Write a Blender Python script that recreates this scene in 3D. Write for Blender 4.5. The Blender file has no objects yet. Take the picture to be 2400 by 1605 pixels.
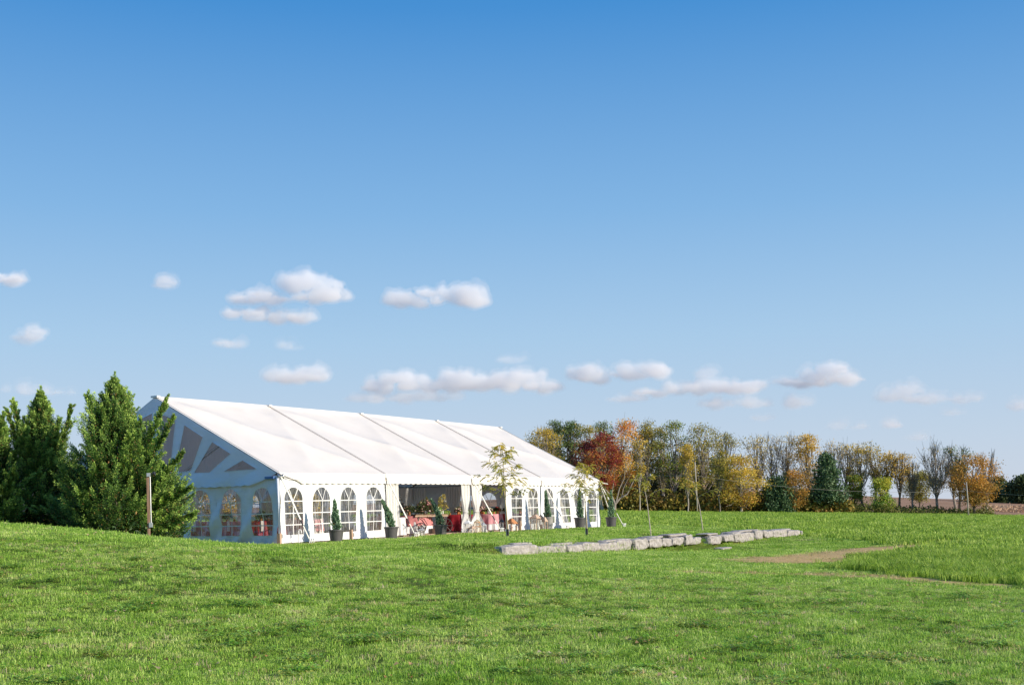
import bpy, bmesh, math, random
import numpy as np
from mathutils import Vector, Matrix, noise
from mathutils.geometry import delaunay_2d_cdt
rnd = random.Random(7)
rs = np.random.RandomState(11)
S = bpy.context.scene
C = S.collection
R = math.radians

# ------------------------------------------------------------------ camera
F, ROLL, YH, H = 2787.2, 2.05255e-2, 1191.85, 1.0652
cr, sr = math.cos(ROLL), math.sin(ROLL)
cam = bpy.data.cameras.new('camera')
cam.sensor_width = 36.0
cam.lens = F / 2400 * 36
cam.shift_y = (YH - 802.5) / 2400
cam.clip_start = 0.1
cam.clip_end = 30000
co = bpy.data.objects.new('camera', cam)
C.objects.link(co)
co.matrix_world = Matrix(((cr, sr, 0, 0), (0, 0, -1, 0), (-sr, cr, 0, H), (0, 0, 0, 1)))
S.camera = co

def at(px, py, Y):
    a, b = px - 1200, py - YH
    return Vector(((cr * a - sr * b) / F * Y, Y, H - (sr * a + cr * b) / F * Y))

# ------------------------------------------------------------------ world and sun
SUN_AZ = math.atan2(0.90, -0.43)      # clockwise from +Y
SUN_EL = R(21)
W = bpy.data.worlds.new('World')
S.world = W
W.use_nodes = True
nt = W.node_tree
nt.nodes.clear()
wo = nt.nodes.new('ShaderNodeOutputWorld')
bg = nt.nodes.new('ShaderNodeBackground')
sky = nt.nodes.new('ShaderNodeTexSky')
sky.sky_type = 'NISHITA'
sky.sun_disc = False
sky.sun_elevation = SUN_EL
sky.sun_rotation = SUN_AZ
tc = nt.nodes.new('ShaderNodeTexCoord')
sx = nt.nodes.new('ShaderNodeSeparateXYZ')
rp = nt.nodes.new('ShaderNodeValToRGB')
SKY = [(0.0, (.60, .66, .765)), (.05, (.53, .645, .79)), (.14, (.39, .59, .81)), (.24, (.225, .46, .77)), (.39, (.058, .275, .655)), (1.0, (.02, .13, .42))]
els = rp.color_ramp.elements
els[0].position, els[0].color = SKY[0][0], (*SKY[0][1], 1)
els[1].position, els[1].color = SKY[-1][0], (*SKY[-1][1], 1)
for p_, c_ in SKY[1:-1]:
    e = els.new(p_)
    e.color = (*c_, 1)
sc_ = nt.nodes.new('ShaderNodeVectorMath'); sc_.operation = 'SCALE'; sc_.inputs['Scale'].default_value = 8.3
mx = nt.nodes.new('ShaderNodeMix'); mx.data_type = 'RGBA'; mx.inputs[0].default_value = 0.05
L = nt.links.new
L(tc.outputs['Generated'], sx.inputs[0]); L(sx.outputs['Z'], rp.inputs[0])
L(rp.outputs[0], sc_.inputs[0]); L(sc_.outputs[0], mx.inputs[6]); L(sky.outputs[0], mx.inputs[7])
L(mx.outputs[2], bg.inputs[0]); bg.inputs[1].default_value = 0.1
L(bg.outputs[0], wo.inputs[0])
sd = bpy.data.lights.new('sun', 'SUN')
sd.energy = 4.9
sd.angle = R(0.55)
sd.color = (1.0, 0.91, 0.77)
so = bpy.data.objects.new('sun', sd)
C.objects.link(so)
sdir = Vector((math.sin(SUN_AZ) * math.cos(SUN_EL), math.cos(SUN_AZ) * math.cos(SUN_EL), math.sin(SUN_EL)))
so.rotation_euler = sdir.to_track_quat('Z', 'Y').to_euler()
so.location = (20, -10, 20)
S.view_settings.view_transform = 'Standard'
S.view_settings.look = 'None'
S.view_settings.exposure = 0.3
S.view_settings.gamma = 1.0
S.view_settings.use_curve_mapping = False
S.cycles.max_bounces = 8
S.cycles.transparent_max_bounces = 24
S.cycles.volume_bounces = 8
S.cycles.sample_clamp_indirect = 6
S.cycles.use_denoising = True
S.cycles.denoising_prefilter = 'ACCURATE'

# ------------------------------------------------------------------ helpers
def tag(o, label=None, cat=None, group=None, kind=None):
    if label: o['label'] = label
    if cat: o['category'] = cat
    if group: o['group'] = group
    if kind: o['kind'] = kind
    return o

def link(name, me, parent=None):
    o = bpy.data.objects.new(name, me)
    C.objects.link(o)
    if parent is not None:
        o.parent = parent
    return o

def empty(name, loc=(0, 0, 0), rz=0.0):
    o = bpy.data.objects.new(name, None)
    C.objects.link(o)
    o.location = loc
    o.rotation_euler.z = rz
    o.empty_display_size = 0.2
    return o

def kids(o):
    return [c for c in C.objects if c.parent == o]

def copy_tree(o, parent=None, rec=None):
    rec = rec if rec is not None else {}
    c = o.copy()
    C.objects.link(c)
    if parent is not None:
        c.parent = parent
    for ch in list(o.children):
        copy_tree(ch, c, rec)
    return c

class MB:
    def __init__(s):
        s.v, s.f, s.c, s.col = [], [], [], (1, 1, 1)
    def face(s, pts):
        n = len(s.v)
        s.v.extend([tuple(p) for p in pts])
        s.f.append(tuple(range(n, n + len(pts))))
        s.c.append(s.col)
    def add(s, vs, fs):
        n = len(s.v)
        s.v.extend([tuple(p) for p in vs])
        for f in fs:
            s.f.append(tuple(i + n for i in f))
            s.c.append(s.col)
    def box(s, c, d, rz=0.0, M=None):
        hx, hy, hz = d[0] / 2, d[1] / 2, d[2] / 2
        vs = [Vector((x * hx, y * hy, z * hz)) for x in (-1, 1) for y in (-1, 1) for z in (-1, 1)]
        rot = M if M is not None else Matrix.Rotation(rz, 3, 'Z')
        vs = [rot @ v + Vector(c) for v in vs]
        s.add(vs, [(0, 1, 3, 2), (4, 6, 7, 5), (0, 4, 5, 1), (2, 3, 7, 6), (0, 2, 6, 4), (1, 5, 7, 3)])
    def tube(s, pts, rad, n=6, cap=True):
        pts = [Vector(p) for p in pts]
        if not hasattr(rad, '__len__'):
            rad = [rad] * len(pts)
        base = len(s.v)
        up = None
        for i, p in enumerate(pts):
            d = (pts[min(i + 1, len(pts) - 1)] - pts[max(i - 1, 0)])
            if d.length < 1e-9: d = Vector((0, 0, 1))
            d.normalize()
            if up is None:
                up = d.orthogonal().normalized()
            up = (up - d * up.dot(d))
            if up.length < 1e-6: up = d.orthogonal()
            up.normalize()
            w = d.cross(up)
            for k in range(n):
                a = 2 * math.pi * k / n
                s.v.append(tuple(p + (up * math.cos(a) + w * math.sin(a)) * rad[i]))
        for i in range(len(pts) - 1):
            for k in range(n):
                a = base + i * n + k; b = base + i * n + (k + 1) % n
                s.f.append((a, b, b + n, a + n)); s.c.append(s.col)
        if cap:
            s.f.append(tuple(base + k for k in range(n))[::-1]); s.c.append(s.col)
            e = base + (len(pts) - 1) * n
            s.f.append(tuple(e + k for k in range(n))); s.c.append(s.col)
    def lathe(s, prof, n=20, c=(0, 0, 0), capb=True, capt=True, wob=None):
        base = len(s.v)
        for i, (r, z) in enumerate(prof):
            for k in range(n):
                a = 2 * math.pi * k / n
                rr = r * (wob(a, z) if wob else 1)
                s.v.append((c[0] + rr * math.cos(a), c[1] + rr * math.sin(a), c[2] + z))
        for i in range(len(prof) - 1):
            for k in range(n):
                a = base + i * n + k; b = base + i * n + (k + 1) % n
                s.f.append((a, b, b + n, a + n)); s.c.append(s.col)
        if capb: s.f.append(tuple(base + k for k in range(n))[::-1]); s.c.append(s.col)
        if capt:
            e = base + (len(prof) - 1) * n
            s.f.append(tuple(e + k for k in range(n))); s.c.append(s.col)
    def build(s, name, mat, parent=None, smooth=False, color=False):
        me = bpy.data.meshes.new(name)
        me.from_pydata(s.v, [], s.f)
        if color and s.c:
            at_ = me.attributes.new('tint', 'FLOAT_COLOR', 'FACE')
            a = np.ones((len(s.c), 4), np.float32); a[:, :3] = s.c
            at_.data.foreach_set('color', a.ravel())
        if smooth:
            me.polygons.foreach_set('use_smooth', [True] * len(me.polygons))
        if mat: me.materials.append(mat)
        me.update()
        return link(name, me, parent)

def np_mesh(name, V, Q, mat, parent=None, tint=None, smooth=False, vcols=None):
    """V (n,3), Q (m,k) -> object"""
    me = bpy.data.meshes.new(name)
    V = np.asarray(V, np.float32); Q = np.asarray(Q, np.int32)
    me.vertices.add(len(V)); me.vertices.foreach_set('co', V.ravel())
    k = Q.shape[1]
    me.loops.add(Q.size); me.loops.foreach_set('vertex_index', Q.ravel())
    me.polygons.add(len(Q)); me.polygons.foreach_set('loop_start', np.arange(0, Q.size, k, dtype=np.int32))
    me.polygons.foreach_set('loop_total', np.full(len(Q), k, np.int32))
    if smooth: me.polygons.foreach_set('use_smooth', np.ones(len(Q), bool))
    me.update(calc_edges=True)
    if tint is not None:
        a = np.ones((len(Q), 4), np.float32); a[:, :3] = tint
        me.attributes.new('tint', 'FLOAT_COLOR', 'FACE').data.foreach_set('color', a.ravel())
    if vcols is not None:
        a = np.ones((len(V), 4), np.float32); a[:, :3] = vcols
        me.attributes.new('zone', 'FLOAT_COLOR', 'POINT').data.foreach_set('color', a.ravel())
    if mat: me.materials.append(mat)
    return link(name, me, parent)

# ------------------------------------------------------------------ materials
def mat_new(name):
    m = bpy.data.materials.new(name)
    m.use_nodes = True
    n = m.node_tree
    n.nodes.clear()
    out = n.nodes.new('ShaderNodeOutputMaterial')
    return m, n, out

def principled(name, col, rough=.6, metal=0, bump=0, scale=8, var=.15, col2=None, spec=.5, detail=6, obj=True, stretch=None, transl=0):
    m, n, out = mat_new(name)
    b = n.nodes.new('ShaderNodeBsdfPrincipled')
    b.inputs['Roughness'].default_value = rough
    b.inputs['Metallic'].default_value = metal
    b.inputs['Specular IOR Level'].default_value = spec
    tcn = n.nodes.new('ShaderNodeTexCoord')
    mp = n.nodes.new('ShaderNodeMapping')
    if stretch: mp.inputs['Scale'].default_value = stretch
    nz = n.nodes.new('ShaderNodeTexNoise')
    nz.inputs['Scale'].default_value = scale
    nz.inputs['Detail'].default_value = detail
    nz.inputs['Roughness'].default_value = .65
    n.links.new(tcn.outputs['Object'], mp.inputs[0]); n.links.new(mp.outputs[0], nz.inputs['Vector'])
    r = n.nodes.new('ShaderNodeValToRGB')
    c2 = col2 or tuple(min(1, c * (1 + var)) for c in col)
    c1 = tuple(c * (1 - var) for c in col) if col2 is None else col
    r.color_ramp.elements[0].position = .3; r.color_ramp.elements[0].color = (*c1, 1)
    r.color_ramp.elements[1].position = .7; r.color_ramp.elements[1].color = (*c2, 1)
    n.links.new(nz.outputs[0], r.inputs[0]); n.links.new(r.outputs[0], b.inputs['Base Color'])
    if bump:
        bp = n.nodes.new('ShaderNodeBump'); bp.inputs['Strength'].default_value = bump; bp.inputs['Distance'].default_value = .02
        n.links.new(nz.outputs[0], bp.inputs['Height']); n.links.new(bp.outputs[0], b.inputs['Normal'])
    last = b.outputs[0]
    if transl:
        t = n.nodes.new('ShaderNodeBsdfTranslucent'); n.links.new(r.outputs[0], t.inputs[0])
        ms = n.nodes.new('ShaderNodeMixShader'); ms.inputs[0].default_value = transl
        n.links.new(last, ms.inputs[1]); n.links.new(t.outputs[0], ms.inputs[2]); last = ms.outputs[0]
    n.links.new(last, out.inputs[0])
    return m

def leaf_mat(name, transl=.35, rough=.55, var=.25, inst=False, gain=1.0):
    """tint attribute x random variation; diffuse + translucent + a little gloss"""
    m, n, out = mat_new(name)
    a = n.nodes.new('ShaderNodeAttribute'); a.attribute_name = 'tint'
    g = n.nodes.new('ShaderNodeNewGeometry')
    nz = n.nodes.new('ShaderNodeTexNoise'); nz.inputs['Scale'].default_value = .9; nz.inputs['Detail'].default_value = 3
    n.links.new(g.outputs['Position'], nz.inputs['Vector'])
    mr = n.nodes.new('ShaderNodeMapRange'); mr.inputs['To Min'].default_value = (1 - var) * gain; mr.inputs['To Max'].default_value = (1 + var) * gain
    mr.inputs['From Min'].default_value = .3; mr.inputs['From Max'].default_value = .7
    n.links.new(nz.outputs[0], mr.inputs[0])
    sc = n.nodes.new('ShaderNodeVectorMath'); sc.operation = 'SCALE'
    n.links.new(a.outputs['Color'], sc.inputs[0]); n.links.new(mr.outputs[0], sc.inputs['Scale'])
    d = n.nodes.new('ShaderNodeBsdfPrincipled'); d.inputs['Roughness'].default_value = rough; d.inputs['Specular IOR Level'].default_value = .3
    t = n.nodes.new('ShaderNodeBsdfTranslucent')
    n.links.new(sc.outputs[0], d.inputs['Base Color']); n.links.new(sc.outputs[0], t.inputs[0])
    ms = n.nodes.new('ShaderNodeMixShader'); ms.inputs[0].default_value = transl
    n.links.new(d.outputs[0], ms.inputs[1]); n.links.new(t.outputs[0], ms.inputs[2])
    n.links.new(ms.outputs[0], out.inputs[0])
    return m

def fabric_mat(name, col, transl=.08, wr=.25, scale=3.0, stretch=(1, 1, 1), rough=.45):
    m, n, out = mat_new(name)
    b = n.nodes.new('ShaderNodeBsdfPrincipled'); b.inputs['Base Color'].default_value = (*col, 1)
    b.inputs['Roughness'].default_value = rough; b.inputs['Specular IOR Level'].default_value = .35
    tcn = n.nodes.new('ShaderNodeTexCoord'); mp = n.nodes.new('ShaderNodeMapping'); mp.inputs['Scale'].default_value = stretch
    nz = n.nodes.new('ShaderNodeTexNoise'); nz.inputs['Scale'].default_value = scale; nz.inputs['Detail'].default_value = 4; nz.inputs['Distortion'].default_value = .6
    bp = n.nodes.new('ShaderNodeBump'); bp.inputs['Strength'].default_value = wr; bp.inputs['Distance'].default_value = .05
    n.links.new(tcn.outputs['Object'], mp.inputs[0]); n.links.new(mp.outputs[0], nz.inputs['Vector'])
    n.links.new(nz.outputs[0], bp.inputs['Height']); n.links.new(bp.outputs[0], b.inputs['Normal'])
    nz2 = n.nodes.new('ShaderNodeTexNoise'); nz2.inputs['Scale'].default_value = .8; nz2.inputs['Detail'].default_value = 5
    n.links.new(tcn.outputs['Object'], nz2.inputs['Vector'])
    r = n.nodes.new('ShaderNodeValToRGB')
    r.color_ramp.elements[0].position = .3; r.color_ramp.elements[0].color = (*[c * .93 for c in col], 1)
    r.color_ramp.elements[1].position = .6; r.color_ramp.elements[1].color = (*col, 1)
    n.links.new(nz2.outputs[0], r.inputs[0]); n.links.new(r.outputs[0], b.inputs['Base Color'])
    t = n.nodes.new('ShaderNodeBsdfTranslucent'); t.inputs[0].default_value = (*col, 1)
    ms = n.nodes.new('ShaderNodeMixShader'); ms.inputs[0].default_value = transl
    n.links.new(b.outputs[0], ms.inputs[1]); n.links.new(t.outputs[0], ms.inputs[2])
    n.links.new(ms.outputs[0], out.inputs[0])
    return m

def vinyl_mat(name, tint=(.93, .92, .90), milk_glare=.05):
    m, n, out = mat_new(name)
    tr = n.nodes.new('ShaderNodeBsdfTransparent'); tr.inputs[0].default_value = (*tint, 1)
    gl = n.nodes.new('ShaderNodeBsdfGlossy'); gl.inputs['Roughness'].default_value = .04
    df = n.nodes.new('ShaderNodeBsdfDiffuse'); df.inputs[0].default_value = (.8, .8, .8, 1)
    tcn = n.nodes.new('ShaderNodeTexCoord'); mp = n.nodes.new('ShaderNodeMapping')
    mp.inputs['Rotation'].default_value = (0, R(25), R(10)); mp.inputs['Scale'].default_value = (7, 7, .8)
    nz = n.nodes.new('ShaderNodeTexNoise'); nz.inputs['Scale'].default_value = 2.4; nz.inputs['Detail'].default_value = 3
    bp = n.nodes.new('ShaderNodeBump'); bp.inputs['Strength'].default_value = .5; bp.inputs['Distance'].default_value = .05
    n.links.new(tcn.outputs['Object'], mp.inputs[0]); n.links.new(mp.outputs[0], nz.inputs['Vector'])
    n.links.new(nz.outputs[0], bp.inputs['Height']); n.links.new(bp.outputs[0], gl.inputs['Normal'])
    lw = n.nodes.new('ShaderNodeLayerWeight'); n.links.new(bp.outputs[0], lw.inputs['Normal'])
    pw = n.nodes.new('ShaderNodeMath'); pw.operation = 'POWER'; pw.inputs[1].default_value = 4.0; n.links.new(lw.outputs['Facing'], pw.inputs[0])
    fr = n.nodes.new('ShaderNodeMath'); fr.operation = 'MULTIPLY_ADD'; fr.inputs[1].default_value = .8; fr.inputs[2].default_value = .10; n.links.new(pw.outputs[0], fr.inputs[0])
    mrn = n.nodes.new('ShaderNodeMapRange'); mrn.inputs['From Min'].default_value = .48; mrn.inputs['From Max'].default_value = .8
    mrn.inputs['To Min'].default_value = milk_glare * .5; mrn.inputs['To Max'].default_value = milk_glare * 6  # milkiness of the sheet plus pale streaks painted as reflections
    n.links.new(nz.outputs[0], mrn.inputs[0])
    m1 = n.nodes.new('ShaderNodeMixShader'); n.links.new(mrn.outputs[0], m1.inputs[0])
    n.links.new(tr.outputs[0], m1.inputs[1]); n.links.new(df.outputs[0], m1.inputs[2])
    m2 = n.nodes.new('ShaderNodeMixShader'); n.links.new(fr.outputs[0], m2.inputs[0])
    n.links.new(m1.outputs[0], m2.inputs[1]); n.links.new(gl.outputs[0], m2.inputs[2])
    n.links.new(m2.outputs[0], out.inputs[0])
    return m

M_ = {}
M_['roof'] = fabric_mat('roof_vinyl', (.88, .81, .73), .16, .35, 1.5)
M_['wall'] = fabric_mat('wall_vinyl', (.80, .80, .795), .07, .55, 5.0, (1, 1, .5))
M_['gable'] = fabric_mat('gable_vinyl', (.79, .82, .88), .05, .5, 3.0, (1, 1, 2))  # same white vinyl, with the blue of the shaded end put into its colour
M_['drape'] = fabric_mat('drape_cloth', (.84, .82, .78), .15, .3, 6, (2, 2, .3), .8)
M_['strap'] = principled('white_webbing', (.74, .70, .60), .7, var=.08)
M_['dark'] = principled('dark_metal', (.03, .028, .027), .5, var=.2)
M_['seam'] = principled('seam_rope', (.22, .18, .16), .7, var=.1)
M_['alu'] = principled('aluminium', (.55, .55, .54), .35, .8, var=.06)
M_['vinyl'] = vinyl_mat('clear_vinyl', milk_glare=.08)
M_['vinyld'] = vinyl_mat('smoky_vinyl', (.58, .58, .64), .015)
M_['wood'] = principled('weathered_wood', (.34, .22, .14), .8, bump=.4, scale=3, stretch=(8, 8, .6), col2=(.52, .36, .25))
M_['bark'] = principled('bark', (.07, .055, .042), .9, bump=.5, scale=4, stretch=(4, 4, 1), col2=(.15, .115, .085))
M_['palebark'] = principled('pale_bark', (.30, .26, .21), .9, bump=.4, scale=3, stretch=(4, 4, 1), col2=(.50, .44, .36))
M_['greybark'] = principled('grey_bark', (.22, .18, .15), .9, bump=.4, scale=3, col2=(.34, .29, .24))
M_['pole'] = principled('pole_wood', (.36, .30, .24), .8, scale=4, col2=(.52, .46, .38), stretch=(4, 4, .5))
M_['stake'] = principled('stake_wood', (.50, .38, .20), .8, scale=4, col2=(.62, .50, .30), stretch=(6, 6, .6))
M_['potdark'] = principled('grey_plastic', (.085, .080, .080), .45, var=.1, scale=2)
M_['potlight'] = principled('light_plastic', (.30, .28, .26), .5, var=.1, scale=2)
M_['soilpot'] = principled('potting_soil', (.10, .07, .05), .95, bump=1, scale=40, col2=(.26, .2, .13))
M_['stone'] = principled('limestone', (.18, .162, .15), .9, bump=1, scale=7, col2=(.49, .445, .41), detail=12)
M_['pink'] = fabric_mat('pink_cloth', (.62, .22, .21), .12, .3, 4, (1, 1, .3), .6)
M_['rose'] = fabric_mat('rose_cloth', (.66, .30, .32), .12, .3, 4, (1, 1, .3), .6)
M_['burg'] = fabric_mat('burgundy_cloth', (.26, .008, .018), .05, .3, 4, (1, 1, .3), .55)
M_['linen'] = fabric_mat('white_linen', (.80, .77, .74), .15, .3, 6, (1, 1, .4), .8)
M_['gold'] = principled('copper_votive', (.62, .28, .10), .3, .6, var=.1)
M_['candle'] = principled('candle_wax', (.80, .76, .66), .5, var=.03)
M_['copper'] = principled('copper_sheet', (.60, .25, .09), .45, .2, var=.2, scale=5)
M_['silver'] = principled('silver_metal', (.60, .60, .58), .4, .6, var=.08)
M_['glass'] = vinyl_mat('lantern_glass', (.95, .95, .94), .02)
M_['chair'] = principled('chair_wood', (.07, .035, .02), .45, var=.2)
M_['floor'] = principled('floor_boards', (.30, .19, .14), .7, bump=.1, scale=3, col2=(.42, .28, .21))
M_['gravel'] = principled('gravel', (.30, .22, .18), .95, bump=1, scale=30, col2=(.52, .41, .34))
M_['leaf'] = leaf_mat('leaves', .35, gain=1.45)
M_['needle'] = leaf_mat('needles', .12, var=.2, gain=1.6)
M_['petal'] = leaf_mat('petals', .3, var=.1)
M_['rubber'] = principled('black_rubber', (.02, .02, .02), .6)
M_['white'] = principled('white_paint', (.78, .77, .74), .5, var=.03)
M_['cap'] = principled('rusty_plate', (.45, .14, .05), .8, var=.3, scale=10)
M_['ink'] = principled('grey_ink', (.25, .25, .26), .8, var=0)

# ------------------------------------------------------------------ tent frame of reference
P0 = Vector((-8.171, 41.654))
TH = .550236
U = Vector((math.sin(TH), math.cos(TH)))
Mv = Vector((-math.cos(TH), math.sin(TH)))
LEN, WID, EAVE, RIDGE = 24.4, 12.2, 2.49, 5.54
def bow(s): return .0564 * s * (24.4 - s) / 148.8
def T(s, w, z):
    q = P0 + U * s + Mv * w
    return Vector((q.x, q.y, z + (bow(s) if -3 < s < 27 else 0)))
TROT = math.atan2(U.y, U.x)

# ------------------------------------------------------------------ terrain
WA = at(1182, 1290, 38.6); WB = at(1876, 1249, 68.0)
wd = Vector((WB.x - WA.x, WB.y - WA.y)); WLEN = wd.length; wd.normalize()
wn = Vector((-wd.y, wd.x))            # towards the tent
def sstep(a, b, x):
    t = np.clip((x - a) / (b - a), 0, 1)
    return t * t * (3 - 2 * t)
def step(x, y):
    x = np.asarray(x, float); y = np.asarray(y, float)
    t = (x - WA.x) * wd.x + (y - WA.y) * wd.y
    d = (x - WA.x) * wn.x + (y - WA.y) * wn.y
    hgt = np.interp(t, [-12, -3, 0, WLEN * .5, WLEN, WLEN + 7], [0, .3, .43, .40, .27, 0])
    wide = np.interp(t, [-8, -1, 0], [6, 3, .55])
    back = 1 - sstep(10, 26, d)
    return hgt * sstep(-.15, 1, d / wide) * back
cps = []
def cp(px, py, D):
    p = at(px, py, D); cps.append((p.x, p.y, p.z))
for px in (-600, 0, 600, 1200, 1800, 2400, 3000): cp(px, 1605, 10)
for px, py in ((-300, 1222), (0, 1230), (141, 1238), (253, 1250), (346, 1262), (430, 1268), (510, 1275), (607, 1283), (700, 1290), (800, 1296), (1000, 1303)): cp(px, py, 28)
for px, py, D in ((1200, 1317, 27.5), (1400, 1331, 27), (1600, 1342, 27), (1850, 1352, 26.5), (2150, 1362, 25), (2400, 1378, 24), (2700, 1388, 23)): cp(px, py, D)
for px, D in ((0, 18), (600, 18), (1200, 18), (1800, 18), (2400, 17)):
    a = at(px, 1605, 10); i = {0: .30, 600: .02, 1200: -.22, 1800: -.42, 2400: -.5}[px]
    cps.append((at(px, 1300, D).x, D, i))
cps += [(0, -6, -.5), (-8, -3, -.4), (8, -3, -.5), (0, 2, -.46), (-12, 34, .62), (-7, 34.5, -.05), (-3, 34, -.2), (0, 33.3, -.42), (4.5, 33.3, -.56),
        (-16, 40, .6), (-20, 30, 1.2), (-30, 50, 1.2), (-30, 80, 1.0), (-60, 120, 1.4), (-60, 190, 1.0), (-20, 120, .4), (-20, 190, .5)]
for s in (-1, 4, 8, 12, 16, 20, 24.4):
    for w in (-1.0, 6, 13): cps.append((T(s, w, 0).x, T(s, w, 0).y, bow(min(max(s, 0), 24.4)) - .02))
for px, py, D in ((1220, 1303, 38.5), (1400, 1285, 45), (1600, 1268, 54), (1700, 1262, 58), (1884, 1253, 69), (1992, 1313, 36), (2160, 1277, 50), (2400, 1300, 38), (1805, 1316, 35), (2043, 1270, 56),
                  (2300, 1240, 80), (2300, 1219, 120), (2270, 1205, 190), (2400, 1208, 190), (2800, 1216, 190), (1440, 1197, 190), (1650, 1199, 190), (1900, 1201, 190), (2150, 1203, 190), (1440, 1213, 110), (1450, 1233, 70),
                  (1200, 1190, 190), (2027, 1162, 420), (2332, 1174, 420), (1500, 1150, 420), (1650, 1236, 72), (1800, 1243, 72), (1188, 1257.5, 47), (1373, 1248.6, 53), (1525, 1243, 56), (1647, 1234.6, 66)): cp(px, py, D)
cps += [(-120, 420, 3), (0, 420, 4), (250, 420, -3), (0, 900, 0), (400, 900, 0), (-400, 900, 0), (0, 6000, -1), (3000, 6000, -1), (-3000, 6000, -1), (-60, 20, 1.6), (60, 30, -1.6), (80, 90, -2)]
CP = np.array(cps)
def warp(x, y):
    y8 = np.maximum(y, -6) + 9
    return np.stack([x / y8 * 3.2, np.log(y8) * 3.2], -1)
CQ = warp(CP[:, 0], CP[:, 1])
def tps(r2): return .5 * r2 * np.log(r2 + 1e-9)
def tgt(x, y, z): return z - step(x, y)
_n = len(CP)
d2 = ((CQ[:, None] - CQ[None]) ** 2).sum(-1)
A = np.zeros((_n + 3, _n + 3)); A[:_n, :_n] = tps(d2) + np.eye(_n) * .004
Pm = np.c_[np.ones(_n), CQ]; A[:_n, _n:] = Pm; A[_n:, :_n] = Pm.T
# heights are fitted relative to how far away they are, so that far points do not bend the near ground
sol = np.linalg.solve(A, np.r_[tgt(CP[:, 0], CP[:, 1], CP[:, 2]), np.zeros(3)])
def ground(x, y):
    x = np.atleast_1d(np.asarray(x, float)); y = np.atleast_1d(np.asarray(y, float))
    q = warp(x, y)
    z = sol[_n] + q @ sol[_n + 1:]
    for i in range(_n):
        z += sol[i] * tps((q[:, 0] - CQ[i, 0]) ** 2 + (q[:, 1] - CQ[i, 1]) ** 2)
    z += step(x, y)
    # level pad under the tent
    sx_ = (x - P0.x) * U.x + (y - P0.y) * U.y
    w_ = (x - P0.x) * Mv.x + (y - P0.y) * Mv.y
    m = sstep(-2.9, -1.4, w_) * (1 - sstep(13.2, 16, w_)) * sstep(-2.5, -.8, sx_) * (1 - sstep(25.4, 28, sx_))
    pz = .0564 * np.clip(sx_, 0, 24.4) * (24.4 - np.clip(sx_, 0, 24.4)) / 148.8 - .02
    return z * (1 - m) + pz * m
def gz(x, y): return float(ground(x, y)[0])
def on(px, py, D):
    """ground point under an image column at depth D"""
    p = at(px, py, D)
    return Vector((p.x, p.y, gz(p.x, p.y)))
def hit(px, py, lo=12, hi=250):
    Y = np.exp(np.linspace(math.log(lo), math.log(hi), 900))
    d = at(px, py, 1.0) - Vector((0, 0, H))
    z = H + d.z * Y
    g = ground(d.x * Y, Y)
    k = np.where(z < g)[0]
    Y0 = Y[k[0]] if len(k) else hi
    return Vector((d.x * Y0, Y0))

# crop field outline and bare soil strips
crop_px = [(1440, 1228), (1520, 1230), (1648, 1235.5), (1800, 1242), (1883, 1253.5), (1941, 1262), (2043, 1270), (2160, 1277), (2100, 1287), (1992, 1313), (2016, 1336), (2180, 1360), (2400, 1379), (2700, 1396)]
crop_poly = [hit(*p) for p in crop_px]
crop_poly = [Vector((T(29, -2, 0).x, T(29, -2, 0).y + 6))] + crop_poly + [Vector((60, 18)), Vector((120, 60)), Vector((130, 183)), Vector((-25, 183)), Vector((T(29, 9, 0).x, T(29, 9, 0).y + 8))]
CPX = np.array([p.x for p in crop_poly]); CPY = np.array([p.y for p in crop_poly])
def in_crop(x, y):
    r = np.zeros(len(x), bool); j = len(CPX) - 1
    for i in range(len(CPX)):
        c = ((CPY[i] > y) != (CPY[j] > y)) & (x < (CPX[j] - CPX[i]) * (y - CPY[i]) / (CPY[j] - CPY[i] + 1e-12) + CPX[i])
        r ^= c; j = i
    return r
def seg_d(x, y, pts):
    d = np.full(len(x), 1e9)
    for a, b in zip(pts[:-1], pts[1:]):
        ab = b - a; l2 = ab.length_squared
        t = np.clip(((x - a.x) * ab.x + (y - a.y) * ab.y) / l2, 0, 1)
        d = np.minimum(d, np.hypot(x - a.x - ab.x * t, y - a.y - ab.y * t))
    return d
soil_a = [hit(*p) for p in ((2160, 1277), (2080, 1284), (1960, 1300), (1830, 1314))]
soil_b = [hit(*p) for p in ((1600, 1341), (1740, 1343), (1900, 1346), (2030, 1350), (2240, 1366))]
tram = [hit(*p) for p in ((1750, 1209), (1990, 1216), (2130, 1221), (2400, 1228))]
tram2 = [hit(*p) for p in ((1900, 1222), (2120, 1228), (2400, 1240))]
def fnoise(x, y, f, seed=0):
    """cheap smooth value noise, -1..1"""
    x = x * f + seed * 17.3; y = y * f - seed * 9.1
    xi = np.floor(x).astype(np.int64); yi = np.floor(y).astype(np.int64); fx = x - xi; fy = y - yi
    fx = fx * fx * (3 - 2 * fx); fy = fy * fy * (3 - 2 * fy)
    def hsh(a, b):
        h = (a * 374761393 + b * 668265263 + seed * 1442695) & 0xffffffff
        h = ((h ^ (h >> 13)) * 1274126177) & 0xffffffff
        return (h & 0xffff) / 32767.5 - 1
    return (hsh(xi, yi) * (1 - fx) + hsh(xi + 1, yi) * fx) * (1 - fy) + (hsh(xi, yi + 1) * (1 - fx) + hsh(xi + 1, yi + 1) * fx) * fy
def soil(x, y):
    n = fnoise(x, y, .7, 3) * .8 + fnoise(x, y, 2.6, 4) * .55
    a = 1 - sstep(.8, 2.6, seg_d(x, y, soil_a) + n * .8)
    b = (1 - sstep(.2, 1.3, seg_d(x, y, soil_b) + n * 1.2 + .3)) * .75
    return np.clip(np.maximum(a, b), 0, 1)

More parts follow.
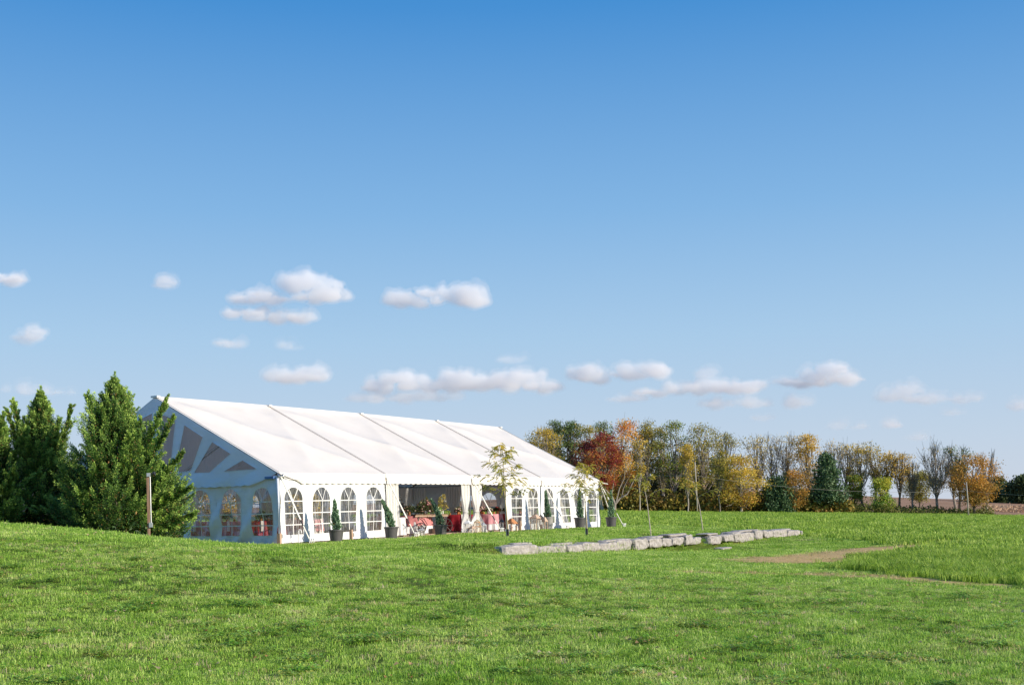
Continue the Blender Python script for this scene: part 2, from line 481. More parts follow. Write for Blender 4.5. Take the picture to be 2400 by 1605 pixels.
# ground sheet
rows = np.r_[np.arange(-6, 8, .7), np.arange(8, 76, .33), 76 * np.exp(np.linspace(0, math.log(7000 / 76), 110))[0:]]
cols = np.r_[np.linspace(-3.2, -.95, 24)[:-1], np.linspace(-.95, .95, 330), np.linspace(.95, 3.2, 24)[1:]]
GX, GY = np.meshgrid(cols, rows)
gx = (GX * (GY + 9)).ravel(); gy = GY.ravel()
gzv = ground(gx, gy)
# small unevenness
gzv += .018 * fnoise(gx, gy, .7, 1) * (gy < 80) + .01 * fnoise(gx, gy, 2.1, 2) * (gy < 50)
nr, nc = len(rows), len(cols)
ii = np.arange(nr * nc).reshape(nr, nc)
Q = np.stack([ii[:-1, :-1], ii[:-1, 1:], ii[1:, 1:], ii[1:, :-1]], -1).reshape(-1, 4)
zc = np.zeros((len(gx), 3))
zc[:, 0] = in_crop(gx, gy)                       # crop
zc[:, 1] = soil(gx, gy)                          # bare soil
tr_ = np.maximum(1 - sstep(.3, 1.0, seg_d(gx, gy, tram) / 1.8), 1 - sstep(.3, 1.0, seg_d(gx, gy, tram2) / 1.0)) * .8
zc[:, 1] = np.maximum(zc[:, 1], tr_)
zc[:, 2] = (gy > 196)                            # harvested brown field beyond the trees

def ground_mat():
    m, n, out = mat_new('ground')
    b = n.nodes.new('ShaderNodeBsdfPrincipled'); b.inputs['Roughness'].default_value = .95; b.inputs['Specular IOR Level'].default_value = .1
    g = n.nodes.new('ShaderNodeNewGeometry'); a = n.nodes.new('ShaderNodeAttribute'); a.attribute_name = 'zone'
    sp = n.nodes.new('ShaderNodeSeparateColor'); n.links.new(a.outputs['Color'], sp.inputs[0])
    def noi(scale, det=5, st=None):
        nz = n.nodes.new('ShaderNodeTexNoise'); nz.inputs['Scale'].default_value = scale; nz.inputs['Detail'].default_value = det
        if st:
            mp = n.nodes.new('ShaderNodeMapping'); mp.inputs['Scale'].default_value = st; mp.inputs['Rotation'].default_value = (0, 0, -TROT)
            n.links.new(g.outputs['Position'], mp.inputs[0]); n.links.new(mp.outputs[0], nz.inputs['Vector'])
        else:
            n.links.new(g.outputs['Position'], nz.inputs['Vector'])
        return nz
    def ramp(src, stops):
        r = n.nodes.new('ShaderNodeValToRGB'); e = r.color_ramp.elements
        e[0].position, e[0].color = stops[0][0], (*stops[0][1], 1); e[1].position, e[1].color = stops[-1][0], (*stops[-1][1], 1)
        for p, c in stops[1:-1]: e.new(p).color = (*c, 1)
        n.links.new(src, r.inputs[0]); return r
    def mixc(fac, c1, c2):
        x = n.nodes.new('ShaderNodeMix'); x.data_type = 'RGBA'; n.links.new(fac, x.inputs[0]); n.links.new(c1, x.inputs[6]); n.links.new(c2, x.inputs[7]); return x.outputs[2]
    n1 = noi(1.3, 8); n2 = noi(.25, 5); n3 = noi(9, 6); nb = noi(.06, 8, (1, 6, 1))
    lawn = ramp(n1.outputs[0], [(.3, (.05, .08, .012)), (.5, (.085, .12, .018)), (.7, (.16, .16, .04))])
    crop = ramp(n2.outputs[0], [(.3, (.06, .15, .02)), (.5, (.10, .22, .03)), (.7, (.15, .28, .05))])
    soilc = ramp(n3.outputs[0], [(.3, (.40, .22, .09)), (.5, (.66, .43, .20)), (.68, (.38, .34, .10))])
    brown = ramp(nb.outputs[0], [(.3, (.24, .13, .075)), (.5, (.36, .21, .13)), (.7, (.44, .28, .17))])
    c = mixc(sp.outputs['Red'], lawn.outputs[0], crop.outputs[0])
    c = mixc(sp.outputs['Green'], c, soilc.outputs[0])
    c = mixc(sp.outputs['Blue'], c, brown.outputs[0])
    n.links.new(c, b.inputs['Base Color'])
    bp = n.nodes.new('ShaderNodeBump'); bp.inputs['Strength'].default_value = .7; bp.inputs['Distance'].default_value = .04
    n.links.new(n3.outputs[0], bp.inputs['Height']); n.links.new(bp.outputs[0], b.inputs['Normal'])
    n.links.new(b.outputs[0], out.inputs[0])
    return m
M_['ground'] = ground_mat()
gr = np_mesh('ground', np.c_[gx, gy, gzv], Q, M_['ground'], smooth=True, vcols=zc)
tag(gr, kind='structure')

# ------------------------------------------------------------------ the tent
tent = empty('marquee_tent', T(0, 0, 0), TROT)
tent.location = (0, 0, 0); tent.rotation_euler.z = 0
tag(tent, 'long white frame marquee with arched clear windows and tied back entrance curtains', 'tent')
SPR, WTOP, WBOT, WHW = 1.49, 2.0, .28, .49

def shear(s, z):
    return s + .34 * math.exp(-((s - 21.1) / 1.35) ** 2) * (1.6 - z) / 1.3 * .9

def side_map(s, z, off=0.0):
    k = min(max((z - .05) / .5, 0), 1)
    e = .022 * math.sin(s * 5.3 + z * 1.2) + .012 * math.sin(s * 11.7 - z * 3.1) + .012 * math.sin(s * 3.1 + z * 5)
    e += (1 - min(z, 1) / 1) * .06 * math.sin(s * 4.1 + 1.0) * (1 if s > 15 else .4)
    if s > 22: e += .07 * math.sin((s - 22) * 5.5) * (1 - abs(z - .9) / 1.2)
    e *= min(1, max(0, (2.1 - z) / .5))
    return T(shear(s, z), -off - e - .01, z)

def gable_map(w, z, off=0.0, s0=0.0, sgn=-1):
    e = .045 * math.sin(w * 3.2 + z * 4.4) + .035 * math.sin(w * 7 + z * 6.5) + .012 * math.sin(w * 15 - z * 7) * min(1, z)
    e += .05 * math.sin(w * 2.06 * 2 + 1.2 + z * 1.1) * (1 - min(1, abs(z - .5)))
    e *= min(1, max(0, (2.15 - z) / .4))
    return T(s0 + sgn * (off + e + .01), w, z)

def back_map(s, z, off=0.0):
    e = .02 * math.sin(s * 5.3 + z * 1.2)
    return T(s, WID + .01 + e + off, z)

def panel(name, fmap, a0, a1, z0, z1, wins, mat, step_=.11):
    """a sheet of wall with arched openings cut in it"""
    pts, cons = [], []
    def loop(ps):
        i0 = len(pts)
        pts.extend([Vector(p) for p in ps])
        cons.extend([(i0 + i, i0 + (i + 1) % len(ps)) for i in range(len(ps))])
    na, nz_ = max(2, int((a1 - a0) / step_)), max(2, int((z1 - z0) / step_))
    loop([(a0 + (a1 - a0) * i / na, z0) for i in range(na)] + [(a1, z0 + (z1 - z0) * i / nz_) for i in range(nz_)] +
         [(a1 - (a1 - a0) * i / na, z1) for i in range(na)] + [(a0, z1 - (z1 - z0) * i / nz_) for i in range(nz_)])
    for c in wins: loop(arch(c, 0))
    def inw(p, g=.02):
        for c in wins:
            if abs(p[0] - c) < WHW + g and WBOT - g < p[1] < SPR: return True
            if p[1] >= SPR and ((p[0] - c) / (WHW + g)) ** 2 + ((p[1] - SPR) / (WTOP - SPR + g)) ** 2 < 1: return True
        return False
    for i in range(1, na):
        for j in range(1, nz_):
            p = (a0 + (a1 - a0) * i / na, z0 + (z1 - z0) * j / nz_)
            if not inw(p, .05): pts.append(Vector(p))
    vs, _, fs, *_r = delaunay_2d_cdt(pts, cons, [], 0, 1e-5)
    m = MB()
    keep = []
    for f in fs:
        c = sum((vs[i] for i in f), Vector((0, 0))) / len(f)
        if not inw(c, -.001): keep.append(tuple(f))
    m.v = [tuple(fmap(v.x, v.y)) for v in vs]; m.f = keep; m.c = [(1, 1, 1)] * len(keep)
    return m.build(name, mat, tent, smooth=True)

def arch(c, ins=0.0, n=14):
    hw = WHW - ins
    ps = [(c - hw, WBOT + ins), (c - hw * .33, WBOT + ins), (c + hw * .33, WBOT + ins), (c + hw, WBOT + ins), (c + hw, .65), (c + hw, 1.06)]
    for i in range(n + 1):
        t = math.pi * i / n
        ps.append((c + hw * math.cos(t), SPR + (WTOP - SPR - ins) * math.sin(t)))
    return ps + [(c - hw, 1.06), (c - hw, .65)]

def window(fmap, c, mat=None, full=True):
    f = MB()
    o_, i_ = arch(c, -.018), arch(c, .018)
    n = len(o_)
    for k in range(n):
        q = (k + 1) % n
        f.face([fmap(*o_[k], .006), fmap(*o_[q], .006), fmap(*i_[q], .006), fmap(*i_[k], .006)])
    w = f.build('window', M_['white'], tent)
    mat = mat or M_['vinyl']
    ax, ay = c, SPR
    d1, d2 = (c - .225, SPR + .435), (c + .225, SPR + .435)
    if full:
        hw = WHW - .004
        zs = [WBOT + .004, .65, 1.06, SPR]
        for k in range(3):
            for sgn in (-1, 1):
                p = MB(); x0, x1 = sorted((c, c + sgn * hw)); z0, z1 = zs[k], zs[k + 1]
                for a in range(2):
                    for b in range(2):
                        xa, xb = x0 + (x1 - x0) * a / 2, x0 + (x1 - x0) * (a + 1) / 2
                        za, zb = z0 + (z1 - z0) * b / 2, z0 + (z1 - z0) * (b + 1) / 2
                        p.face([fmap(xa, za), fmap(xb, za), fmap(xb, zb), fmap(xa, zb)])
                p.build('pane', mat, w)
        for t0, t1 in ((0, .352), (.352, .648), (.648, 1)):
            p = MB(); ps = [(ax, ay)]
            for k in range(7):
                t = math.pi * (t0 + (t1 - t0) * k / 6)
                ps.append((c + hw * math.cos(t), SPR + (WTOP - SPR - .004) * math.sin(t)))
            for k in range(1, 7):
                p.face([fmap(*ps[0]), fmap(*ps[k]), fmap(*ps[k + 1])])
            p.build('pane', mat, w)
    else:
        p = MB(); ps = arch(c, .004); p.face([fmap(*q) for q in ps]); p.build('pane', mat, w)
    def strip(a, b, wd_=.034):
        p = MB(); a, b = Vector(a), Vector(b); d = (b - a).normalized(); nn = Vector((-d.y, d.x)) * wd_ / 2
        N = 5
        for k in range(N):
            u, v = a + (b - a) * k / N, a + (b - a) * (k + 1) / N
            p.face([fmap(*(u - nn), .009), fmap(*(v - nn), .009), fmap(*(v + nn), .009), fmap(*(u + nn), .009)])
        return p
    for z in (.65, 1.06, SPR): strip((c - WHW, z), (c + WHW, z)).build('muntin', M_['white'], w)
    for a, b in (((c, WBOT), (c, SPR)), ((c, SPR), d1), ((c, SPR), d2)): strip(a, b, .03).build('muntin', M_['white'], w)
    return w

pitch = 6.1 / 4
near_w = [.7625 + pitch * k for k in range(4)] + [.7625 + pitch * k for k in (10, 11, 12, 13, 14, 15)]
panel('wall_panel', side_map, .06, 6.06, .02, 2.42, near_w[:4], M_['wall'])
panel('wall_panel', side_map, 15.1, 18.27, .02, 2.42, near_w[4:6], M_['wall'])
panel('wall_panel', side_map, 18.33, 24.34, .02, 2.42, near_w[6:], M_['wall'])
for c in near_w: window(side_map, c)
gw = [.7625 + pitch * k for k in range(8)]
gfar = lambda w, z, off=0.0: gable_map(w, z, off, LEN, 1)
for k in range(4):
    a0, a1 = 3.05 * k, 3.05 * (k + 1)
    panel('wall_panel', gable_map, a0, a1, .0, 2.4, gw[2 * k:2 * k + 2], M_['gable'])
    panel('wall_panel', gfar, a0, a1, .0, 2.4, gw[2 * k:2 * k + 2], M_['wall'])
for c in gw:
    window(gable_map, c); window(gfar, c)
for k in range(4):
    cs = [.7625 + pitch * (4 * k + j) for j in range(4)]
    panel('wall_panel', back_map, 6.1 * k + .03, 6.1 * k + 6.07, .0, 2.42, cs, M_['wall'], .2)
    for c in cs: window(back_map, c, full=False)

# gable triangle with its fan of smoky windows
fan = [[(2.57, 2.62), (1.63, 3.0), (.95, 2.65)], [(4.12, 2.62), (3.29, 2.61), (2.19, 3.25), (3.13, 3.72)],
       [(4.96, 3.0), (4.55, 4.42), (3.58, 3.92), (4.26, 2.7), (4.85, 2.66)], [(5.97, 4.95), (4.98, 4.65), (5.31, 2.75), (5.85, 2.72)]]
fan += [[(WID - a, b) for a, b in f][::-1] for f in fan]
def gt_map(w, z, s0=0.0, sgn=-1, off=0.0):
    t = min(1, max(0, (z - 2.1) / .5))
    e = .02 * math.sin(w * 4 + z * 7) * (1 - t) + .012 * math.sin(w * 2.2 + z * 3) + .006 * math.sin(w * 22 + z * 3) * math.exp(-((z - 2.62) / .12) ** 2)
    return T(s0 + sgn * (.035 + .09 * (1 - t) + off + e * 1.6), w, z)
def roofz(w): return EAVE + (RIDGE - EAVE) * (1 - abs(w - WID / 2) / (WID / 2))
def gable_bottom(w):
    d = min(w, WID - w)
    sc = .035 * abs(math.sin(math.pi * (w - .2) / .42))
    if d < 1.15: return 2.1 + .38 * (1 - d / 1.15) ** 1.2
    return 2.10 - sc + .012 * math.sin(w * 1.7)
def gable_tri(s0, sgn, wins):
    pts, cons = [], []
    def loop(ps):
        i0 = len(pts); pts.extend([Vector(p) for p in ps]); cons.extend([(i0 + i, i0 + (i + 1) % len(ps)) for i in range(len(ps))])
    N = 174
    bot = [(WID * i / N, gable_bottom(WID * i / N)) for i in range(N + 1)]
    top = [(WID * i / 40, roofz(WID * i / 40) - .015) for i in range(40, -1, -1)]
    loop(bot + top)
    for f in wins: loop(f)
    for i in range(60):
        for j in range(18):
            p = Vector((WID * (i + .5) / 60, 2.2 + j * .18))
            if p.y < roofz(p.x) - .1: pts.append(p)
    vs, _, fs, *_r = delaunay_2d_cdt(pts, cons, [], 1, 1e-5)
    def inp(p, poly):
        r = False; j = len(poly) - 1
        for i in range(len(poly)):
            if (poly[i][1] > p.y) != (poly[j][1] > p.y) and p.x < (poly[j][0] - poly[i][0]) * (p.y - poly[i][1]) / (poly[j][1] - poly[i][1]) + poly[i][0]: r = not r
            j = i
        return r
    m = MB()
    m.v = [tuple(gt_map(v.x, v.y, s0, sgn)) for v in vs]
    outer = bot + top
    for f in fs:
        c = sum((vs[i] for i in f), Vector((0, 0))) / len(f)
        if any(inp(c, w_) for w_ in wins) or not inp(c, outer): continue
        m.f.append(tuple(f)); m.c.append((1, 1, 1))
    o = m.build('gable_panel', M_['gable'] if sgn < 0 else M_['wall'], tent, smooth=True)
    for w_ in wins:
        p = MB(); p.face([gt_map(a, b, s0, sgn, -.004) for a, b in w_])
        g = p.build('fan_window', M_['vinyld'], tent)
        e = MB()
        for k in range(len(w_)):
            a, b = Vector(w_[k]), Vector(w_[(k + 1) % len(w_)])
            e.tube([gt_map(*a, s0, sgn, .004), gt_map(*b, s0, sgn, .004)], .012, 4)
        e.build('binding', M_['gable'], g)
    return o
gable_tri(0, -1, fan)
gable_tri(LEN, 1, [])

# roof panels: four bays, two slopes
def roof_pt(s, t, side, bay):
    """t 0 eave .. 1 ridge"""
    a = (s - 6.1 * bay) / 6.1
    w = (t * WID / 2) if side == 0 else WID - t * WID / 2
    z = EAVE + (RIDGE - EAVE) * t
    sag = .16 * (4 * a * (1 - a)) ** .8 * (4 * t * (1 - t)) ** .6
    if t < .5: sag += .05 * (4 * a * (1 - a)) * (1 - t * 2)
    # tension folds running from the ridge corners down across the bay
    d1 = a - .04 - (1 - t) * 1.02
    d2 = (1 - a) - (1 - t) * .62
    fold = -.19 * math.exp(-abs(d1) * 9) - .13 * math.exp(-abs(d2) * 10)
    fold *= min(1, 6 * a, 6 * (1 - a)) * min(1, t * 5, (1 - t) * 6)
    z -= sag + fold * .9
    if a < 1e-6 or a > 1 - 1e-6: z = EAVE + (RIDGE - EAVE) * t
    z += .045 * math.exp(-((1 - t) / .012) ** 2)
    return T(s, w, z)
for side in (0, 1):
    for bay in range(4):
        N, K = 40, 40
        vs = [roof_pt(6.1 * bay + .012 + 6.076 * i / N, k / K, side, bay) for i in range(N + 1) for k in range(K + 1)]
        m = MB(); m.add(vs, [(i * (K + 1) + k, (i + 1) * (K + 1) + k, (i + 1) * (K + 1) + k + 1, i * (K + 1) + k + 1) for i in range(N) for k in range(K)])
        m.build('roof_panel', M_['roof'], tent, smooth=True)
# rafters with a dark seam line, ridge caps
for i in range(5):
    s = min(max(6.1 * i, .02), LEN - .02)
    for side in (0, 1):
        wa, wb = (0, WID / 2) if side == 0 else (WID, WID / 2)
        m = MB(); m.tube([T(s, wa, EAVE + .0), T(s, wb, RIDGE + .0)], .022 if i in (0, 4) else .012, 6)
        r = m.build('rafter', M_['white'] if i in (0, 4) else M_['seam'], tent)
        m = MB(); m.tube([T(s + .045, wa, EAVE + .025), T(s + .045, wb, RIDGE + .022)], .008, 5); m.build('seam_rope', M_['seam'], r)
    m = MB(); m.box(T(s, WID / 2, RIDGE + .02), (.16, .34, .07), TROT); m.build('ridge_cap', M_['white'], tent)
for w_, z_ in ((WID / 2, RIDGE - .12), (.02, EAVE - .07), (WID - .02, EAVE - .07)):
    m = MB(); m.tube([T(6.1 * k * .5, w_, z_) for k in range(9)], .04, 8); m.build('frame_rail', M_['alu'], tent, smooth=True)
for i in range(5):
    s = min(max(6.1 * i, .06), LEN - .06)
    for w_ in (.05, WID - .05):
        m = MB(); m.tube([T(s, w_, 0.0), T(s, w_, EAVE - .03)], .035, 8); lg = m.build('leg', M_['alu'], tent, smooth=True)
        m = MB(); m.box(T(s, w_, .012), (.2, .2, .024), TROT); m.build('base_plate', M_['alu'], lg)
        dw = .7 if w_ < 1 else -.7
        m = MB(); m.tube([T(s, w_, 1.85), T(s, w_ + dw, EAVE + .26)], .022, 6); m.build('brace', M_['alu'], tent)
    m = MB(); m.tube([T(s, .05, EAVE - .08), T(s, WID / 2, RIDGE - .14), T(s, WID - .05, EAVE - .08)], .04, 6); m.build('truss', M_['dark'], tent)
for k in (1, 2, 3):
    for s in (.06, LEN - .06):
        w_ = 3.05 * k
        m = MB(); m.tube([T(s, w_, 0), T(s, w_, 2.42)], .03, 6); m.build('leg', M_['alu'], tent)
for s in (.06, LEN - .06):
    m = MB(); m.tube([T(s, .05, 2.42), T(s, WID - .05, 2.42)], .035, 6); m.build('frame_rail', M_['alu'], tent)

# scalloped valances on both long sides
def valance(w0, sgn):
    for bay in range(4):
        m = MB(); N = 144; rowsn = 5
        vs = []
        for i in range(N + 1):
            s = 6.1 * bay + .01 + 6.08 * i / N
            zb = 2.125 - .045 * abs(math.sin(math.pi * (s - 1.05) / .35)) ** .6
            if s < 1.12: zb = 2.11 + .33 * (1 - s / 1.12) ** .8
            if s > 23.3: zb = 2.11 + .2 * ((s - 23.3) / 1.1)
            if abs(s - 12.2) < .0: pass
            for k in range(rowsn + 1):
                t = k / rowsn
                z = EAVE + .012 - (EAVE - zb) * t
                e = .05 * t + .012 * math.sin(s * 5 + t * 2) * t
                vs.append(T(s, w0 + sgn * (.03 + e), z))
        m.add(vs, [(i * (rowsn + 1) + k, (i + 1) * (rowsn + 1) + k, (i + 1) * (rowsn + 1) + k + 1, i * (rowsn + 1) + k + 1) for i in range(N) for k in range(rowsn)])
        m.build('valance', M_['roof'], tent, smooth=True)
valance(0, -1); valance(WID, 1)

# corner fabric with lacing and bracket at the near corner
m = MB(); m.tube([T(-.02, -.02, .02), T(-.02, -.03, 1.2), T(-.04, -.02, 2.3)], [.035, .045, .05], 8); m.build('corner_sleeve', M_['gable'], tent, smooth=True)
m = MB(); m.box(T(-.06, .32, 2.33), (.10, .42, .09), TROT); m.build('corner_bracket', principled('blue_bracket', (.10, .2, .42), .6), tent)
m = MB(); m.tube([T(-.05, -.04, 2.38), T(.18, -.10, 2.30), T(.1, -.13, 2.42)], [.05, .04, .05], 8); m.build('corner_bracket', M_['alu'], tent, smooth=True)
m = MB(); m.tube([T(0, -.06, 2.36), T(.5, -.09, 2.28), T(1.2, -.07, 2.2)], .010, 5); m.build('lacing', M_['seam'], tent)
m = MB()
for k in range(5): m.box(roof_pt(24.0 - .12 * k, .14, 0, 3) + Vector((0, 0, .012)), (.09, .045, .004), TROT)
m.build('printed_mark', M_['ink'], tent)

# ratchet straps and stakes
for k, (s, w, smid) in enumerate(((.05, -1.4, .66), (6.15, -1.4, .7), (12.4, -1.4, .7), (18.25, -1.45, .66), (24.3, -1.45, .62))):
    top = T(min(max(6.1 * k, .05), LEN - .1), -.09, 2.36); g = T(s, w, 0); g.z = gz(g.x, g.y) + .06
    st = MB(); d = (g - top)
    def strap_box(a, b, wd_, mt, nm, par):
        q = MB(); dd = (b - a); L_ = dd.length; zax = dd.normalized(); xax = U.to_3d().cross(zax).cross(zax); xax = U.to_3d() - zax * zax.dot(U.to_3d()); xax.normalize(); yax = zax.cross(xax)
        q.box((a + b) / 2, (wd_, .02, L_), M=Matrix((xax, yax, zax)).transposed())
        return q.build(nm, mt, par)
    mid = top + d * smid
    sp = strap_box(top, mid, .075, M_['strap'], 'guy_strap', tent)
    strap_box(mid, mid + d * .09, .05, M_['dark'], 'ratchet', sp)
    strap_box(mid + d * .09, g, .05, M_['strap'], 'strap_tail', sp)
    q = MB(); dr = Vector((d.x, d.y, 0)).normalized()
    for j in (-1, 0, 1):
        b = g + U.to_3d() * (j * .11); q.tube([b + Vector((0, 0, -.25)), b + dr * .05 + Vector((0, 0, .12))], .018, 6)
        q.lathe([(.032, 0), (.038, .02), (.03, .05)], 8, tuple(b + dr * .05 + Vector((0, 0, .10))))
    sk = q.build('stake', M_['white'], tent)
    q = MB(); q.box(g + Vector((0, 0, -.035)), (.42, .14, .03), TROT); q.build('stake_plate', M_['cap'] if k != 4 else M_['white'], sk)
# straps of the far gable and spare pole
q = MB(); q.tube([T(24.5, 0, 2.3), T(25.7, -.2, .08)], .03, 6); q.tube([T(24.45, -.05, 2.36), T(24.75, -.35, 2.26)], .025, 6); q.build('guy_strap', M_['strap'], tent)

# floor boards and curtains
def curtain(s0, s1, w, name, tied=True, mat='drape', waist=.93, pinch=.38, bowz=0, flare=1.0, ampl=.055, folds=7):
    N, K = folds * 8, 26
    vs = []
    c = (s0 + s1) / 2
    for i in range(N + 1):
        a = i / N
        for k in range(K + 1):
            t = k / K; z = 2.36 - t * 2.33
            if tied:
                q = math.exp(-((z - waist) / .42) ** 2) * (1 - pinch)
                wdt = 1 - q
                if z < waist: wdt *= 1 + (flare - 1) * (1 - z / waist)
            else: wdt = 1
            s = c + (s0 + (s1 - s0) * a - c) * wdt
            e = ampl * math.sin(2 * math.pi * a * folds + 1.5 * math.sin(3 * t)) + .02 * math.sin(9 * a + 5 * t)
            vs.append(T(s, w - e, z))
    m = MB(); m.add(vs, [(i * (K + 1) + k, (i + 1) * (K + 1) + k, (i + 1) * (K + 1) + k + 1, i * (K + 1) + k + 1) for i in range(N) for k in range(K)])
    o = m.build(name, M_[mat], tent, smooth=True)
    if tied:
        q = MB(); hw_ = (s1 - s0) / 2 * pinch * 1.08
        q.tube([T(c + hw_ * math.cos(t), w + .10 * math.sin(t), waist + .02 * math.sin(t)) for t in [k * math.pi / 8 for k in range(17)]], .018, 5)
        q.build('tieback', M_['linen'], o)
    return o
curtain(6.15, 7.0, .05, 'curtain', tied=False, ampl=.06, folds=5)
curtain(11.45, 12.15, .03, 'curtain', pinch=.42, flare=1.05, folds=4)
curtain(12.25, 13.1, .03, 'curtain', pinch=.36, flare=1.9, folds=4)
for (s0, s1, w) in ((5.4, 6.9, 12.0), (11.6, 12.8, 12.0), (17.7, 18.9, 12.0), (22.9, 24.2, 11.95)):
    curtain(s0, s1, w, 'curtain', pinch=.35, folds=5)
for (s0, s1) in ((17.3, 18.9), (20.6, 21.6)): curtain(s0, s1, .38, 'curtain', pinch=.4, folds=4, waist=1.0)
for (w0, w1) in ((11.0, 12.0), (8.6, 9.6)):
    N, K = 40, 20; vs = []
    for i in range(N + 1):
        for k in range(K + 1):
            z = 2.36 - k / K * 2.33; q_ = 1 - .6 * math.exp(-((z - 1.0) / .4) ** 2); c = (w0 + w1) / 2
            vs.append(T(LEN - .22 + .05 * math.sin(i * .9), c + (w0 + (w1 - w0) * i / N - c) * q_, z))
    m = MB(); m.add(vs, [(i * (K + 1) + k, (i + 1) * (K + 1) + k, (i + 1) * (K + 1) + k + 1, i * (K + 1) + k + 1) for i in range(N) for k in range(K)])
    m.build('curtain', M_['drape'], tent, smooth=True)
m = MB()
for k in range(61):
    s = .1 + .4 * k
    if s > 24.2: break
    a, b = T(s, .12, .035), T(s + .385, .12, .035); c, d = T(s + .385, 12.05, .035), T(s, 12.05, .035)
    lo = [p - Vector((0, 0, .045)) for p in (a, b, c, d)]
    m.add([a, b, c, d] + lo, [(0, 1, 2, 3), (0, 4, 5, 1), (1, 5, 6, 2), (2, 6, 7, 3), (3, 7, 4, 0)])
fl = m.build('dance_floor', M_['floor'])
tag(fl, kind='structure')
# gravel apron round the tent
m = MB()
def apron(s, w): 
    p = T(s, w, 0); p.z = gz(p.x, p.y) + .012; return p
ring_in = [(s, .12) for s in np.linspace(-.0, 24.4, 50)]
vs = []
for s in np.linspace(-.9, 25.1, 66):
    for w in np.linspace(-1.15 - .1 * math.sin(s * 2), .14, 5): vs.append(apron(s, w))
m.add(vs, [(i * 5 + k, (i + 1) * 5 + k, (i + 1) * 5 + k + 1, i * 5 + k + 1) for i in range(65) for k in range(4)])
ap = m.build('gravel_path', M_['gravel']); tag(ap, kind='structure')

# ------------------------------------------------------------------ dry stone wall of big blocks
swall = empty('stone_wall'); tag(swall, 'long low wall of rough pale limestone blocks curving along the lawn', 'stone wall')
def rock(name, c, d, rz, seed, par, tilt=0.0):
    bm = bmesh.new(); bmesh.ops.create_cube(bm, size=1.0)
    bmesh.ops.subdivide_edges(bm, edges=bm.edges[:], cuts=7, use_grid_fill=True)
    q = random.Random(seed); off = Vector((q.uniform(-50, 50), q.uniform(-50, 50), q.uniform(-50, 50)))
    tx, ty = q.uniform(-.12, .12), q.uniform(-.12, .12)
    sk = q.uniform(-.12, .12)
    for v in bm.verts:
        p = v.co.copy()
        r = p.copy()
        for i in range(3):
            o_ = [abs(p[j]) for j in range(3) if j != i]
            r[i] *= 1 - .10 * max(0, min(o_) * 2 - .7) / .3 * .6 - .05 * (max(o_) > .49)
        r.x += sk * r.z; r.z += tx * r.x * .5 + ty * r.y * .5
        w_ = Vector((r.x * d[0], r.y * d[1], r.z * d[2]))
        nn = noise.noise_vector(w_ * 1.6 + off) * .055 + noise.noise_vector(w_ * 4.5 + off) * .035 + noise.noise_vector(w_ * 11 + off) * .022
        v.co = w_ + nn * min(1, d[2] * 3)
    me = bpy.data.meshes.new(name); bm.to_mesh(me); bm.free(); me.materials.append(M_['stone'])
    o = link(name, me, par); o.location = c; o.rotation_euler = (0, tilt, rz)
    return o
WANG = math.atan2(wd.y, wd.x)
def wall_s(px, y=1270):
    """distance along the wall under an image column"""
    d = at(px, y, 1.0); a = np.array([[d.x, -wd.x], [1.0, -wd.y]]); t, k = np.linalg.solve(a, np.array([WA.x, WA.y])); return k
# column range and lower / upper edge of each block in the photograph's pixels
blocks = [(1181, 1258, 1275, 1302), (1259, 1325, 1275, 1304), (1326, 1361, 1272, 1292), (1362, 1402, 1268, 1286), (1402, 1443, 1270, 1285), (1444, 1480, 1265, 1285),
          (1481, 1516, 1260, 1281), (1517, 1550, 1259, 1277), (1551, 1572, 1258, 1275), (1573, 1603, 1256, 1272), (1604, 1623, 1252, 1270), (1624, 1651, 1258, 1270),
          (1664, 1690, 1254, 1269), (1691, 1716, 1250, 1265), (1717, 1747, 1247, 1265), (1748, 1767, 1246, 1263), (1768, 1787, 1242, 1258), (1788, 1810, 1241, 1256),
          (1811, 1842, 1240, 1255), (1843, 1858, 1239, 1253), (1859, 1873, 1240, 1252), (1874, 1882, 1242, 1251)]
for k, (x0, x1, yt, yb) in enumerate(blocks):
    a, b = wall_s(x0), wall_s(x1)
    if k == 0: a = -.05
    if k == len(blocks) - 1: b = a + .35
    D = WA.y + wd.y * (a + b) / 2
    hgt = (yb - yt) * D / F * 1.0
    c2 = Vector((WA.x, WA.y)) + wd * ((a + b) / 2) + wn * (.10 + rnd.uniform(-.05, .05) + (.25 if k == 11 else 0))
    zb = at((x0 + x1) / 2, yb, D).z
    dep = rnd.uniform(.65, .9)
    o = rock('stone', (c2.x + wn.x * dep * .25, c2.y + wn.y * dep * .25, zb + hgt / 2 - .06), ((b - a) * .96 + .02, dep, hgt + .06 + rnd.uniform(-.04, .05)), WANG + rnd.uniform(-.05, .05), 100 + k, swall)
for k, (x0, x1, y, t) in enumerate(((1217, 1256, 1273, .10), (1300, 1352, 1273, .08), (1428, 1488, 1264, .07), (1530, 1566, 1257, .08), (1575, 1622, 1252, .10), (1662, 1694, 1250, .07), (1725, 1748, 1246, .07), (1745, 1785, 1242, .08), (1838, 1860, 1239.5, .08))):
    a, b = wall_s(x0), wall_s(x1); D = WA.y + wd.y * (a + b) / 2
    c2 = Vector((WA.x, WA.y)) + wd * ((a + b) / 2) + wn * (.45)
    rock('stone', (c2.x, c2.y, at((x0 + x1) / 2, y, D).z - .02), (b - a, .6, t), WANG + rnd.uniform(-.1, .1), 200 + k, swall)
c2 = Vector((WA.x, WA.y)) + wd * wall_s(1668) - wn * .55
rock('stone', (c2.x, c2.y, gz(c2.x, c2.y) + .03), (1.3, .45, .10), WANG, 300, swall)

